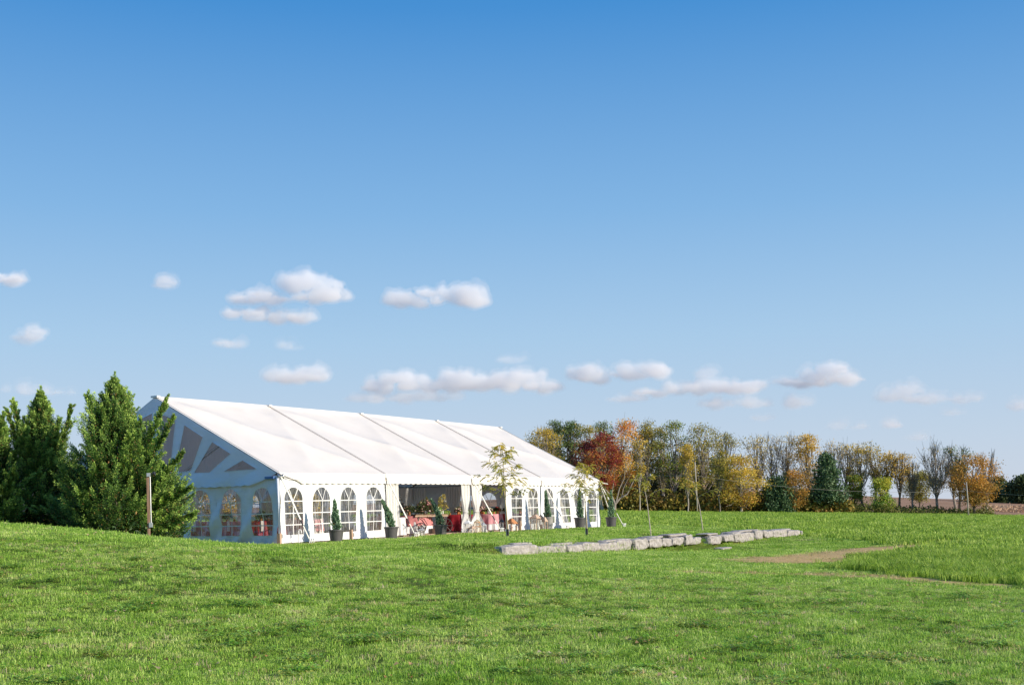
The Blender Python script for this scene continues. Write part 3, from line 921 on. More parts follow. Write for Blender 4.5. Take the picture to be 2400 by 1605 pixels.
# ------------------------------------------------------------------ scattering on points (grass, crop)
SRC = bpy.data.collections.new('tufts')
def scatter(name, pts, rot, scl, idx, colname, mat):
    me = bpy.data.meshes.new(name)
    n_ = len(pts); me.vertices.add(n_); me.vertices.foreach_set('co', np.asarray(pts, np.float32).ravel())
    me.attributes.new('rot', 'FLOAT_VECTOR', 'POINT').data.foreach_set('vector', np.asarray(rot, np.float32).ravel())
    me.attributes.new('scl', 'FLOAT', 'POINT').data.foreach_set('value', np.asarray(scl, np.float32))
    me.attributes.new('idx', 'INT', 'POINT').data.foreach_set('value', np.asarray(idx, np.int32))
    me.materials.append(mat)
    o = link(name, me)
    ng = bpy.data.node_groups.new(name, 'GeometryNodeTree')
    ng.interface.new_socket('Geometry', in_out='INPUT', socket_type='NodeSocketGeometry')
    ng.interface.new_socket('Geometry', in_out='OUTPUT', socket_type='NodeSocketGeometry')
    gi = ng.nodes.new('NodeGroupInput'); go = ng.nodes.new('NodeGroupOutput')
    ip = ng.nodes.new('GeometryNodeInstanceOnPoints'); ci = ng.nodes.new('GeometryNodeCollectionInfo')
    ci.inputs['Collection'].default_value = bpy.data.collections[colname]
    ci.inputs['Separate Children'].default_value = True; ci.inputs['Reset Children'].default_value = True
    def named(nm, tp):
        q = ng.nodes.new('GeometryNodeInputNamedAttribute'); q.data_type = tp; q.inputs['Name'].default_value = nm
        return [x for x in q.outputs if x.enabled][0]
    ip.inputs['Pick Instance'].default_value = True
    l = ng.links.new
    l(gi.outputs[0], ip.inputs['Points']); l(ci.outputs[0], ip.inputs['Instance'])
    l(named('idx', 'INT'), ip.inputs['Instance Index']); l(named('rot', 'FLOAT_VECTOR'), ip.inputs['Rotation']); l(named('scl', 'FLOAT'), ip.inputs['Scale'])
    l(ip.outputs[0], go.inputs[0])
    md = o.modifiers.new('scatter', 'NODES'); md.node_group = ng
    return o

def grass_mat(name, stops, transl=.4, hue=.0):
    m, n, out = mat_new(name)
    g = n.nodes.new('ShaderNodeNewGeometry'); oi = n.nodes.new('ShaderNodeObjectInfo')
    a = n.nodes.new('ShaderNodeAttribute'); a.attribute_name = 'tint'
    nz = n.nodes.new('ShaderNodeTexNoise'); nz.inputs['Scale'].default_value = .55; nz.inputs['Detail'].default_value = 5; nz.inputs['Roughness'].default_value = .7
    n.links.new(g.outputs['Position'], nz.inputs['Vector'])
    ad = n.nodes.new('ShaderNodeMath'); ad.operation = 'MULTIPLY_ADD'; ad.inputs[1].default_value = .52; n.links.new(oi.outputs['Random'], ad.inputs[0])
    sb = n.nodes.new('ShaderNodeMath'); sb.operation = 'SUBTRACT'; sb.inputs[1].default_value = .26; n.links.new(nz.outputs[0], sb.inputs[0]); n.links.new(sb.outputs[0], ad.inputs[2])
    r = n.nodes.new('ShaderNodeValToRGB'); e = r.color_ramp.elements
    e[0].position, e[0].color = stops[0][0], (*stops[0][1], 1); e[1].position, e[1].color = stops[-1][0], (*stops[-1][1], 1)
    for p, c in stops[1:-1]: e.new(p).color = (*c, 1)
    n.links.new(ad.outputs[0], r.inputs[0])
    mu = n.nodes.new('ShaderNodeVectorMath'); mu.operation = 'MULTIPLY'; n.links.new(r.outputs[0], mu.inputs[0]); n.links.new(a.outputs['Color'], mu.inputs[1])
    d = n.nodes.new('ShaderNodeBsdfPrincipled'); d.inputs['Roughness'].default_value = .5; d.inputs['Specular IOR Level'].default_value = .2
    t = n.nodes.new('ShaderNodeBsdfTranslucent'); n.links.new(mu.outputs[0], d.inputs['Base Color']); n.links.new(mu.outputs[0], t.inputs[0])
    ms = n.nodes.new('ShaderNodeMixShader'); ms.inputs[0].default_value = transl
    n.links.new(d.outputs[0], ms.inputs[1]); n.links.new(t.outputs[0], ms.inputs[2]); n.links.new(ms.outputs[0], out.inputs[0])
    return m
GM = grass_mat('grass_blades', [(.12, (.12, .24, .025)), (.4, (.29, .50, .055)), (.62, (.48, .66, .13)), (.88, (.76, .78, .32))])
CM = grass_mat('crop_blades', [(.2, (.14, .25, .025)), (.5, (.34, .50, .06)), (.8, (.56, .66, .16))])
DM = grass_mat('dry_grass', [(.2, (.38, .33, .12)), (.5, (.58, .47, .24)), (.8, (.66, .56, .34))])
FM = grass_mat('fallen_leaves', [(.2, (.42, .22, .08)), (.5, (.55, .38, .2)), (.8, (.66, .56, .38))])
def src_obj(name, m, mat, col):
    me = bpy.data.meshes.new(name); me.from_pydata(m.v, [], m.f)
    a = np.ones((len(m.c), 4), np.float32); a[:, :3] = m.c
    me.attributes.new('tint', 'FLOAT_COLOR', 'FACE').data.foreach_set('color', a.ravel())
    me.materials.append(mat); o = bpy.data.objects.new(name, me); col.objects.link(o)
def blade(m, b, ang, lean, ln, wd_, col):
    dx, dy = math.cos(ang), math.sin(ang); sxx, syy = -dy * wd_ / 2, dx * wd_ / 2
    p1 = (b[0] + dx * lean * ln * .35, b[1] + dy * lean * ln * .35, ln * .55); p2 = (b[0] + dx * lean * ln, b[1] + dy * lean * ln, ln * (max(.25, 1 - .45 * lean)))
    m.col = col
    m.face([(b[0] - sxx, b[1] - syy, -.02), (b[0] + sxx, b[1] + syy, -.02), (p1[0] + sxx * .8, p1[1] + syy * .8, p1[2]), (p1[0] - sxx * .8, p1[1] - syy * .8, p1[2])])
    m.face([(p1[0] - sxx * .8, p1[1] - syy * .8, p1[2]), (p1[0] + sxx * .8, p1[1] + syy * .8, p1[2]), p2])
lawnc = bpy.data.collections.new('lawn_tufts'); cropc = bpy.data.collections.new('crop_tufts')
q = random.Random(3)
for k in range(6):       # a_ short turf, fine
    m = MB()
    for _ in range(26):
        t = q.random()
        colr = (q.uniform(.75, 1.25),) * 3
        if t < .06: colr = (1.35, 1.1, 1.0)
        blade(m, (q.gauss(0, .045), q.gauss(0, .045)), q.uniform(0, 6.28), q.uniform(.3, 1.7), q.uniform(.020, .045), q.uniform(.003, .0055), colr)
    src_obj('t%02d' % k, m, GM, lawnc)
for k in range(6, 8):    # longer blades
    m = MB()
    for _ in range(18):
        blade(m, (q.gauss(0, .03), q.gauss(0, .03)), q.uniform(0, 6.28), q.uniform(.4, 1.2), q.uniform(.045, .085), q.uniform(.003, .005), (q.uniform(.85, 1.3),) * 3)
    src_obj('t%02d' % k, m, GM, lawnc)
for k in range(8, 10):   # clover and broad weeds
    m = MB()
    for _ in range(16):
        x, y, z = q.gauss(0, .05), q.gauss(0, .05), q.uniform(.02, .045); a0 = q.uniform(0, 6.28)
        m.col = (q.uniform(.75, 1.2), q.uniform(.75, 1.1), .9)
        for j in range(3):
            a = a0 + j * 2.09; r_ = .013
            cx, cy = x + math.cos(a) * r_, y + math.sin(a) * r_; tl = q.uniform(-.006, .01)
            m.face([(x, y, z), (cx - math.sin(a) * r_ * .7, cy + math.cos(a) * r_ * .7, z + tl), (cx + math.cos(a) * r_, cy + math.sin(a) * r_, z + tl * 1.5), (cx + math.sin(a) * r_ * .7, cy - math.cos(a) * r_ * .7, z + tl)])
    src_obj('t%02d' % k, m, GM, lawnc)
m = MB()                  # dry tuft
for _ in range(22): blade(m, (q.gauss(0, .05), q.gauss(0, .05)), q.uniform(0, 6.28), q.uniform(.3, 1), q.uniform(.03, .07), .005, (q.uniform(.8, 1.2),) * 3)
src_obj('t10', m, DM, lawnc)
for k in range(11, 13):   # coarse turf for the middle distance
    m = MB()
    for _ in range(40):
        blade(m, (q.gauss(0, .11), q.gauss(0, .11)), q.uniform(0, 6.28), q.uniform(.3, 1.4), q.uniform(.030, .055), q.uniform(.006, .010), (q.uniform(.8, 1.2),) * 3)
    src_obj('t%02d' % k, m, GM, lawnc)
m = MB()                  # dead leaf bits
for _ in range(2):
    x, y = q.gauss(0, .04), q.gauss(0, .04); a = q.uniform(0, 6.28); m.col = (1, 1, 1)
    m.face([(x + .02 * math.cos(a + j * 1.57) * (1 if j % 2 else .7), y + .02 * math.sin(a + j * 1.57), .045 + .012 * math.sin(j * 2)) for j in range(4)])
src_obj('t13', m, FM, lawnc)
for k in range(4):        # crop plants
    m = MB()
    for _ in range(12):
        blade(m, (q.gauss(0, .05), q.gauss(0, .05)), q.uniform(0, 6.28), q.uniform(.2, .8), q.uniform(.14, .27), q.uniform(.010, .018), (q.uniform(.75, 1.25),) * 3)
    src_obj('c%02d' % k, m, CM, cropc)
for k in range(4, 6):     # crop clumps for the distance
    m = MB()
    for _ in range(40):
        blade(m, (q.gauss(0, .30), q.gauss(0, .30)), q.uniform(0, 6.28), q.uniform(.2, .8), q.uniform(.14, .27), q.uniform(.03, .05), (q.uniform(.75, 1.25),) * 3)
    src_obj('c%02d' % k, m, CM, cropc)

def field(y0, y1, dens, marg=1.2):
    """random points in the view wedge plus a margin, dens per m2"""
    wmax = .445 * y1 + marg
    n_ = int((y1 - y0) * 2 * wmax * dens)
    x = rs.uniform(-wmax, wmax, n_); y = rs.uniform(y0, y1, n_)
    k = np.abs(x) < .445 * y + marg
    return x[k], y[k]
def outside_tent(x, y, g=0.0):
    s_ = (x - P0.x) * U.x + (y - P0.y) * U.y; w_ = (x - P0.x) * Mv.x + (y - P0.y) * Mv.y
    return ~((s_ > -.7 - g) & (s_ < 25.2 + g) & (w_ > -1.12) & (w_ < 12.6))
AP, AR, AS, AI = [], [], [], []
for (y0, y1, dens, coarse) in ((7.2, 11, 330, 0), (11, 16, 220, 0), (16, 23, 130, 0), (23, 31, 80, .5), (31, 44, 42, 1), (44, 60, 22, 1), (60, 84, 9, 1)):
    x, y = field(y0, y1, dens)
    so_ = soil(x, y)
    k = ~in_crop(x, y) & outside_tent(x, y) & (rs.uniform(0, 1, len(x)) > so_ * .93)
    # thin spots
    thin = fnoise(x, y, 1.3, 6) * .6 + fnoise(x, y, 3.7, 7) * .4
    k &= rs.uniform(0, 1, len(x)) > np.clip((thin - .15) * 1.1, 0, .55) * (y < 30)
    x, y, so_, thin = x[k], y[k], so_[k], thin[k]
    n_ = len(x); u = rs.uniform(0, 1, n_)
    idx = rs.randint(0, 6, n_)
    lng = fnoise(x, y, 1.0, 8); clv = .7 * fnoise(x, y, 1.9, 9) + .7 * fnoise(x, y, 5, 10)
    idx = np.where((u < .05 + .18 * (lng > .3)), rs.randint(6, 8, n_), idx)
    idx = np.where((clv > .5) & (u > .4) & (y < 30), rs.randint(8, 10, n_), idx)
    idx = np.where(rs.uniform(0, 1, n_) < .02 + .10 * (thin < -.45) + .9 * so_, 10, idx)
    idx = np.where((rs.uniform(0, 1, n_) < coarse) & (so_ < .25), rs.randint(11, 13, n_), idx)
    idx = np.where((rs.uniform(0, 1, n_) < .006) & (y < 26), 13, idx)
    sc = rs.uniform(.6, 1.45, n_) * (1 + .18 * fnoise(x, y, 1.7, 12)) * (1 + (y > 40) * .35)
    AP.append(np.c_[x, y, ground(x, y)]); AI.append(idx); AS.append(sc)
    AR.append(np.c_[rs.uniform(-.15, .15, n_), rs.uniform(-.15, .15, n_), rs.uniform(0, 6.28, n_)])
P_ = np.concatenate(AP); P_[:, 2] += .018 * fnoise(P_[:, 0], P_[:, 1], .7, 1) * (P_[:, 1] < 80) + .01 * fnoise(P_[:, 0], P_[:, 1], 2.1, 2) * (P_[:, 1] < 50)
print('lawn tufts', len(P_))
gobj = scatter('grass', P_, np.concatenate(AR), np.concatenate(AS), np.concatenate(AI), 'lawn_tufts', GM)
tag(gobj, 'short mown green grass covering the sloping lawn', 'grass', kind='stuff')
AP, AR, AS, AI = [], [], [], []
for (y0, y1, dens, far) in ((21, 40, 60, 0), (40, 60, 22, .3), (60, 95, 5, 1), (95, 184, 1.7, 1)):
    x, y = field(y0, y1, dens, 2)
    td = np.minimum(seg_d(x, y, tram), seg_d(x, y, tram2) * 1.3)
    ex = x + 1.1 * fnoise(x, y, .5, 21) + .5 * fnoise(x, y, 1.9, 22) + rs.normal(size=len(x)) * .25; ey = y + .8 * fnoise(x, y, .6, 23) + rs.normal(size=len(x)) * .3
    k = in_crop(ex, ey) & outside_tent(x, y, 1) & (td > 1.5) & (soil(x, y) < .5)
    x, y = x[k], y[k]; n_ = len(x)
    idx = np.where(rs.uniform(0, 1, n_) < far, rs.randint(4, 6, n_), rs.randint(0, 4, n_))
    sc = rs.uniform(.75, 1.2, n_) * (1 + .25 * fnoise(x, y, .35, 14) + .12 * fnoise(x, y, 1.1, 15)) * (1 + .25 * (y > 95))
    edge = 1.0
    AP.append(np.c_[x, y, ground(x, y)]); AI.append(idx); AS.append(sc * edge)
    AR.append(np.c_[rs.uniform(-.15, .15, n_), rs.uniform(-.15, .15, n_), rs.uniform(0, 6.28, n_)])
P_ = np.concatenate(AP); print('crop', len(P_))
cobj = scatter('crop', P_, np.concatenate(AR), np.concatenate(AS), np.concatenate(AI), 'crop_tufts', CM)
tag(cobj, 'taller dark green crop growing in the field beside the lawn', 'crop', kind='stuff')

# ------------------------------------------------------------------ vegetation builders
def leaf_quads(pos, dirs, ln, wd_, rg):
    """pos (n,3), dirs (n,3) -> diamond leaves"""
    n_ = len(pos)
    d = dirs / (np.linalg.norm(dirs, axis=1, keepdims=True) + 1e-9)
    r = rg.normal(size=(n_, 3)); sd_ = np.cross(d, r); sd_ /= np.linalg.norm(sd_, axis=1, keepdims=True) + 1e-9
    ln = np.asarray(ln).reshape(-1, 1) * np.ones((n_, 1)); wd_ = np.asarray(wd_).reshape(-1, 1) * np.ones((n_, 1))
    a = pos - d * ln * .1; b = pos + d * ln * .45 + sd_ * wd_ / 2; c = pos + d * ln; e = pos + d * ln * .45 - sd_ * wd_ / 2
    V = np.stack([a, b, c, e], 1).reshape(-1, 3); Q = np.arange(n_ * 4).reshape(-1, 4)
    return V, Q

def conifer(name, base, height, rad, npl, seed, cols, par=None, lsz=.05, lean=0.0, prof=None, trunk_r=.07, pl=.6, limbs=(), elev=(.15, .80), core=9000, lump=.30):
    """juniper: outward pointing feathery plumes over a core with shade put into its colour; returns the root Empty"""
    rg = np.random.RandomState(seed)
    root = empty(name, base) if par is None else par
    tm = MB(); tm.tube([(0, 0, 0), (lean * .2, 0, height * .35), (lean * .6, 0, height * .7), (lean, 0, height * .97)], [trunk_r, trunk_r * .7, trunk_r * .4, .006], 6)
    prof = prof or (lambda t: (1 - t) ** .75)
    ph = rg.uniform(0, 6.28, 4)
    def shell(t, az):
        return rad * prof(t) * (1 + lump * math.sin(2 * az + ph[0] + 3 * t) + lump * .8 * math.sin(5 * az + 9 * t + ph[1]) + lump * .6 * math.sin(14 * t + 3 * az + ph[2]))
    starts = []                     # (p0, direction, length, thickness, tone)
    for k in range(npl):
        t = ((k + rg.uniform(0, 1)) / npl) ** 1.05; az = rg.uniform(0, 6.283)
        r = shell(t, az) * rg.choice([1.0, .82, .62], p=[.6, .25, .15]) * rg.uniform(.9, 1.12)
        L_ = pl * rg.uniform(.6, 1.25) * min(1.0, .35 + .9 * (rad * prof(t)) / pl)
        el = rg.uniform(*elev) + .5 * t; o_ = np.array([math.cos(az), math.sin(az), 0])
        d = o_ * math.cos(el) + np.array([0, 0, math.sin(el)]) + rg.normal(size=3) * .16; d /= np.linalg.norm(d)
        tipp = np.array([lean * t ** 1.5, 0, height * (t * .93 + .03)]) + o_ * r + np.array([0, 0, .25 * r])
        starts.append((tipp - d * L_ * .8, d, L_, rg.uniform(0, 1) * (.55 + .45 * (r / (shell(t, az) + 1e-6) > .7))))
    for (lx, ly, lz, lw) in limbs:
        tip = np.array([lx, ly, lz]); st = np.array([lean * .2, 0, max(.1, lz * .38)])
        g = lambda q: st + (tip - st) * np.array([q ** .8, q ** .8, q ** 1.25])
        tm.tube([tuple(g(q)) for q in (0, .3, .6, .97)], [.03, .022, .014, .005], 4, cap=False)
        n_ = int(58 * lw)
        for j in range(n_):
            q = .25 + .75 * (j + rg.uniform(0, 1)) / n_; d = g(min(1, q + .05)) - g(q - .05); d /= np.linalg.norm(d)
            side = rg.normal(size=3); side -= d * (side @ d); side /= np.linalg.norm(side)
            dv = d * .8 + side * rg.uniform(.3, 1.05); dv /= np.linalg.norm(dv)
            starts.append((g(q) - dv * .1, dv, pl * (1.1 - .8 * q) * rg.uniform(.45, 1.15), rg.uniform(.3, 1)))
        starts.append((g(.86), (g(1) - g(.85)) / np.linalg.norm(g(1) - g(.85)), pl * .55, .8))
    for k in range(26):             # the leader
        q = k / 26; a = k * 2.4
        starts.append((np.array([lean * (.8 + .2 * q), 0, height * (.80 + .17 * q)]), np.array([math.cos(a) * .55, math.sin(a) * .55, .75]), pl * (.55 - .38 * q), rg.uniform(.3, 1)))
    starts.append((np.array([lean * .98, 0, height * .94]), np.array([.05, 0, 1.0]), height * .07, .8))
    PP, DD, TT, SS = [], [], [], []
    for (p0, d, L_, tone) in starts:
        nn = 15; u = np.repeat((np.arange(nn) + .5) / nn, 3); m_ = len(u)
        a = np.tile(np.array([0, 2.2, 4.2]), nn) + np.repeat(np.arange(nn) * 1.1, 3) + rg.uniform(-.4, .4, m_)
        e1 = np.cross(d, [.31, .17, .93]); e1 /= np.linalg.norm(e1) + 1e-9; e2 = np.cross(d, e1)
        sdv = np.outer(np.cos(a), e1) + np.outer(np.sin(a), e2) * .7
        sd_ = d * .95 + sdv * .8; sd_ /= np.linalg.norm(sd_, axis=1)[:, None]
        ax = p0 + np.outer(u, d * L_) + np.outer(u ** 2, [0, 0, .16 * L_])
        sl = L_ * (.235 * (1 - u) ** .8 * np.minimum(1, .3 + u * 2) + .035) * rg.uniform(.6, 1.35, m_)
        for w in (.12, .45, .8, 1.05):
            PP.append(ax + sd_ * (sl * w)[:, None] + rg.normal(size=(m_, 3)) * lsz * .18)
            DD.append(sd_ + rg.normal(size=(m_, 3)) * .25 + np.array([0, 0, .12]))
            SS.append(lsz * rg.uniform(.8, 1.3, m_))
            TT.append(np.clip(-.2 + .58 * u + .28 * w + .42 * tone + rg.normal(size=m_) * .10, 0, 1))  # inner shade and lit edges painted by leaf tone, beside natural yellowish tips
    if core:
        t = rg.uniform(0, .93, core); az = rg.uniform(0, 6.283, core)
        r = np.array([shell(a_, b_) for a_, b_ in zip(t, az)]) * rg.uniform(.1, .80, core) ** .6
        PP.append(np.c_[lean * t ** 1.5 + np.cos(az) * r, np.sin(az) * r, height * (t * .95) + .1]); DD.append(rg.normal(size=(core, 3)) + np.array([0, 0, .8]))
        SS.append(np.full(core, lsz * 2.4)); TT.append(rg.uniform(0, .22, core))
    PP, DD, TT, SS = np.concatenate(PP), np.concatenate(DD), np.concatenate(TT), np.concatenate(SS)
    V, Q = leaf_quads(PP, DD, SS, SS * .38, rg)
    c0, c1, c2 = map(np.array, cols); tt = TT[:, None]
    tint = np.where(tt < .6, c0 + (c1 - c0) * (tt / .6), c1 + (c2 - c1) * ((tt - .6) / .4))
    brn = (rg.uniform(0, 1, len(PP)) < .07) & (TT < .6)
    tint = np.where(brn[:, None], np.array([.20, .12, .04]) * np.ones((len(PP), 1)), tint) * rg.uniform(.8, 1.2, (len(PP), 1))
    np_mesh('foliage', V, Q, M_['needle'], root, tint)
    tm.build('trunk', M_['bark'], root)
    return root

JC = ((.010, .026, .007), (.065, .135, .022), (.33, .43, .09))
junipers = [
    # px centre, top y, D, radius, plumes, lean, limb tips (px, y, depth offset, strength), label
    (272, 880, 35.5, 1.85, 820, .05, [(205, 928, -.3, 1.0), (238, 950, -.7, .8), (390, 934, .2, 1.0), (408, 975, -.5, .8), (428, 1062, -.4, .9), (446, 1142, -.7, .8), (455, 1205, -.2, .7), (152, 1110, -.5, .8), (330, 985, -.9, .8), (300, 1020, -1.2, .7), (225, 1060, -1.2, .7), (380, 1120, -1.2, .8), (190, 1160, -.9, .7)],
     'tallest sunlit juniper standing in front of the tent gable beside the light post'),
    (98, 912, 38.0, 1.45, 560, .05, [(30, 942, 0, 1.0), (18, 962, -.5, .8), (168, 952, .2, .9), (138, 985, -.8, .8), (60, 1010, -1, .8)], 'dark juniper with a pointed leader left of the tallest juniper'),
    (-16, 962, 37.0, 1.45, 460, .1, [(8, 972, -.4, .8), (32, 1100, -.8, .9), (28, 1180, -1, .8), (40, 1040, .2, .7)], 'juniper cut off by the left picture edge with drooping side sprays'),
    (172, 1085, 40.0, 1.7, 480, .0, [], 'shaded low juniper filling the gap behind the two pointed junipers'),
    (352, 1085, 36.6, 1.25, 420, .35, [], 'low bushy juniper spreading towards the arched gable windows')]
def wide(t): return (1 - t) ** .80 * (.92 + .08 * min(1, t / .2))
for k, (px, ty, D, rad, nb, ln, lim, lab) in enumerate(junipers):
    g = on(px, 1250, D); g.z -= .12
    top = at(px, ty, D).z
    lm = []
    for (lx, ly, dd, lw) in lim:
        p = at(lx, ly, D + dd) - g; lm.append((p.x, p.y, p.z, lw))
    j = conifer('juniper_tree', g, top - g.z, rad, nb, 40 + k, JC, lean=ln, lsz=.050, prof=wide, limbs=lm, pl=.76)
    tag(j, lab, 'tree', 'junipers beside the tent')

# potted junipers in front of the tent
PC = ((.04, .08, .05), (.12, .21, .12), (.34, .44, .28))
def side_s(px, w, py=1250):
    d = at(px, py, 1.0); o = P0 + Mv * w
    t, k = np.linalg.solve(np.array([[d.x, -U.x], [1.0, -U.y]]), np.array([o.x, o.y])); return k
def potted(s, w, ph, pr, tree_h, lean, seed, lab, light=False, rz=0.0):
    g = T(s, w, 0); g.z = gz(g.x, g.y) + .0
    root = empty('potted_juniper', g, rz); tag(root, lab, 'potted plant', 'potted junipers along the tent front')
    m = MB(); m.lathe([(pr * .70, 0), (pr * .74, .02), (pr * .93, ph * .88), (pr * .94, ph * .9), (pr * 1.04, ph * .9), (pr * 1.04, ph), (pr * .96, ph), (pr * .93, ph * .86)], 28, capt=False)
    m.build('pot', M_['potlight' if light else 'potdark'], root, smooth=False)
    m = MB(); m.lathe([(pr * .93, ph * .87), (pr * .5, ph * .93), (.02, ph * .95)], 16, capb=True); m.build('soil', M_['soilpot'], root)
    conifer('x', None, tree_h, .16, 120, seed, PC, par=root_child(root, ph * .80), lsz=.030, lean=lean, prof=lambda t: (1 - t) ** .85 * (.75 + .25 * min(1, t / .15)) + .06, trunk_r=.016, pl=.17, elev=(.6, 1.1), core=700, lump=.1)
    return root
def root_child(root, z):
    o = bpy.data.objects.new('shrub', None); C.objects.link(o); o.parent = root; o.location = (0, 0, z); return o
CR = math.atan2(0, 1)
for a in ((side_s(788, -1.3), -1.3, .46, .28, 1.15, -.04, 61, 'dark grey pot with upright juniper covering part of the third arched window'),
          (side_s(917, -1.25), -1.25, .46, .28, 1.12, -.32, 62, 'dark grey pot with juniper leaning left beside the left entrance curtain'),
          (side_s(1033, -1.2), -1.2, .45, .28, 1.12, -.36, 63, 'dark grey pot with leaning juniper in front of the wooden flower cart'),
          (side_s(1285, -1.1), -1.1, .62, .27, 1.35, -.10, 64, 'light grey pot with slim juniper behind the wooden lanterns'),
          (side_s(1360, -1.2), -1.2, .56, .30, 1.5, .0, 65, 'dark pot with straight slim juniper behind the second young tree'),
          (side_s(1433, -1.25), -1.25, .55, .30, 1.45, .02, 66, 'grey pot with dark green juniper past the far tent corner by the last strap')):
    potted(*a[:8], light=(a[6] == 64))

# young staked trees on the lawn
YC = [np.array(c) for c in ((.09, .12, .02), (.26, .26, .035), (.48, .36, .06))]
def sapling(px, py, D, tpx, tpy, nbr, crown, seed, lab, leafl=.125, bare=False, stake=True, lean=0.0, thin=1.0):
    g = on(px, py, D); hgt = at(px, tpy, D).z - g.z
    rg = np.random.RandomState(seed)
    root = empty('young_tree', g); tag(root, lab, 'young tree', 'young staked trees on the lawn')
    dx = (tpx - px) * D / F
    axis = [np.array([dx * (t ** 1.3) + .03 * math.sin(t * 7 + seed) * t, 0.0, hgt * t]) for t in np.linspace(0, 1, 9)]
    m = MB(); m.tube([tuple(a) for a in axis], list(np.linspace(.032 * thin, .007, 9)), 6)
    PP, DD, TT = [], [], []
    for b in range(nbr):
        t = crown + (1 - crown) * (b + .5) / nbr
        i = min(7, int(t * 8)); f = t * 8 - i; c = axis[i] * (1 - f) + axis[i + 1] * f
        az = b * 2.4 + rg.uniform(-.4, .4); L_ = .85 * (1 - ((t - crown) / (1.02 - crown)) ** 1.6) * rg.uniform(.65, 1.15) + .15
        o_ = np.array([math.cos(az), math.sin(az) * .8, 0])
        pts = [c + o_ * L_ * u + np.array([0, 0, L_ * (.75 * u - .35 * u * u)]) for u in np.linspace(0, 1, 6)]
        m.tube([tuple(p) for p in pts], list(np.linspace(.011, .003, 6)), 3, cap=False)
        for k in range(1, 6):
            for _ in range(0 if bare else (2 if k < 4 else 3)):
                # a pinnate leaf: midrib with paired leaflets
                ld = o_ * rg.uniform(.2, 1) + rg.normal(size=3) * .5; ld[2] = rg.uniform(-.55, .35); ld /= np.linalg.norm(ld)
                st = pts[k] + rg.normal(size=3) * .02
                n_ = 7; u = np.linspace(.15, 1, n_)
                mid = st + ld * (u * leafl * 1.9)[:, None] + np.array([0, 0, -1]) * (u ** 2 * leafl * .5)[:, None]
                sd_ = np.cross(ld, [0, 0, 1.0]); sd_ /= np.linalg.norm(sd_) + 1e-6
                for sg in (-1, 1):
                    PP.append(mid); DD.append(ld * .6 + sd_ * sg * .8 + np.array([0, 0, -.35]) + rg.normal(size=(n_, 3)) * .15)
                    TT.append(np.clip(np.full(n_, rg.uniform(0, 1)) * .7 + t * .35 + rg.normal(size=n_) * .1, 0, 1))
    if PP:
        PP, DD, TT = np.concatenate(PP), np.concatenate(DD), np.concatenate(TT)
        V, Q = leaf_quads(PP, DD, leafl * .72, leafl * .22, rg)
        tt = TT[:, None]; tint = np.where(tt < .5, YC[0] + (YC[1] - YC[0]) * tt * 2, YC[1] + (YC[2] - YC[1]) * (tt * 2 - 1))
        np_mesh('crown', V, Q, M_['leaf'], root, tint)
    m.build('trunk', M_['pole'], root)
    if stake:
        s_ = MB(); s_.tube([(.05, -.02, -.1), (.04, -.02, .5), (-.02 + dx * .3, -.02, hgt * .52)], [.024, .022, .020], 6); s_.build('stake', M_['stake'], root)
        s_ = MB(); s_.tube([(.055, -.03, 0), (.05, -.03, .32)], .036, 8); s_.build('trunk_guard', M_['rubber'], root)
    return root
sapling(1188, 1257.5, 46.5, 1180, 1043, 16, .42, 71, 'taller young tree with feathery yellow green leaves nearest the tent entrance', leafl=.14)
sapling(1373.5, 1248.6, 51, 1372, 1088, 15, .45, 72, 'young tree with drooping green leaves in front of the far end of the tent', lean=.0)
sapling(1525.5, 1243, 54, 1507, 1110, 7, .60, 73, 'thin crooked sapling with sparse yellow leaves right of the far tent corner', leafl=.12, stake=False, thin=.9)
sapling(1647, 1234.6, 61, 1628, 1125, 5, .62, 74, 'thin leaning sapling next to the short utility pole', leafl=.12, stake=False, thin=.9)

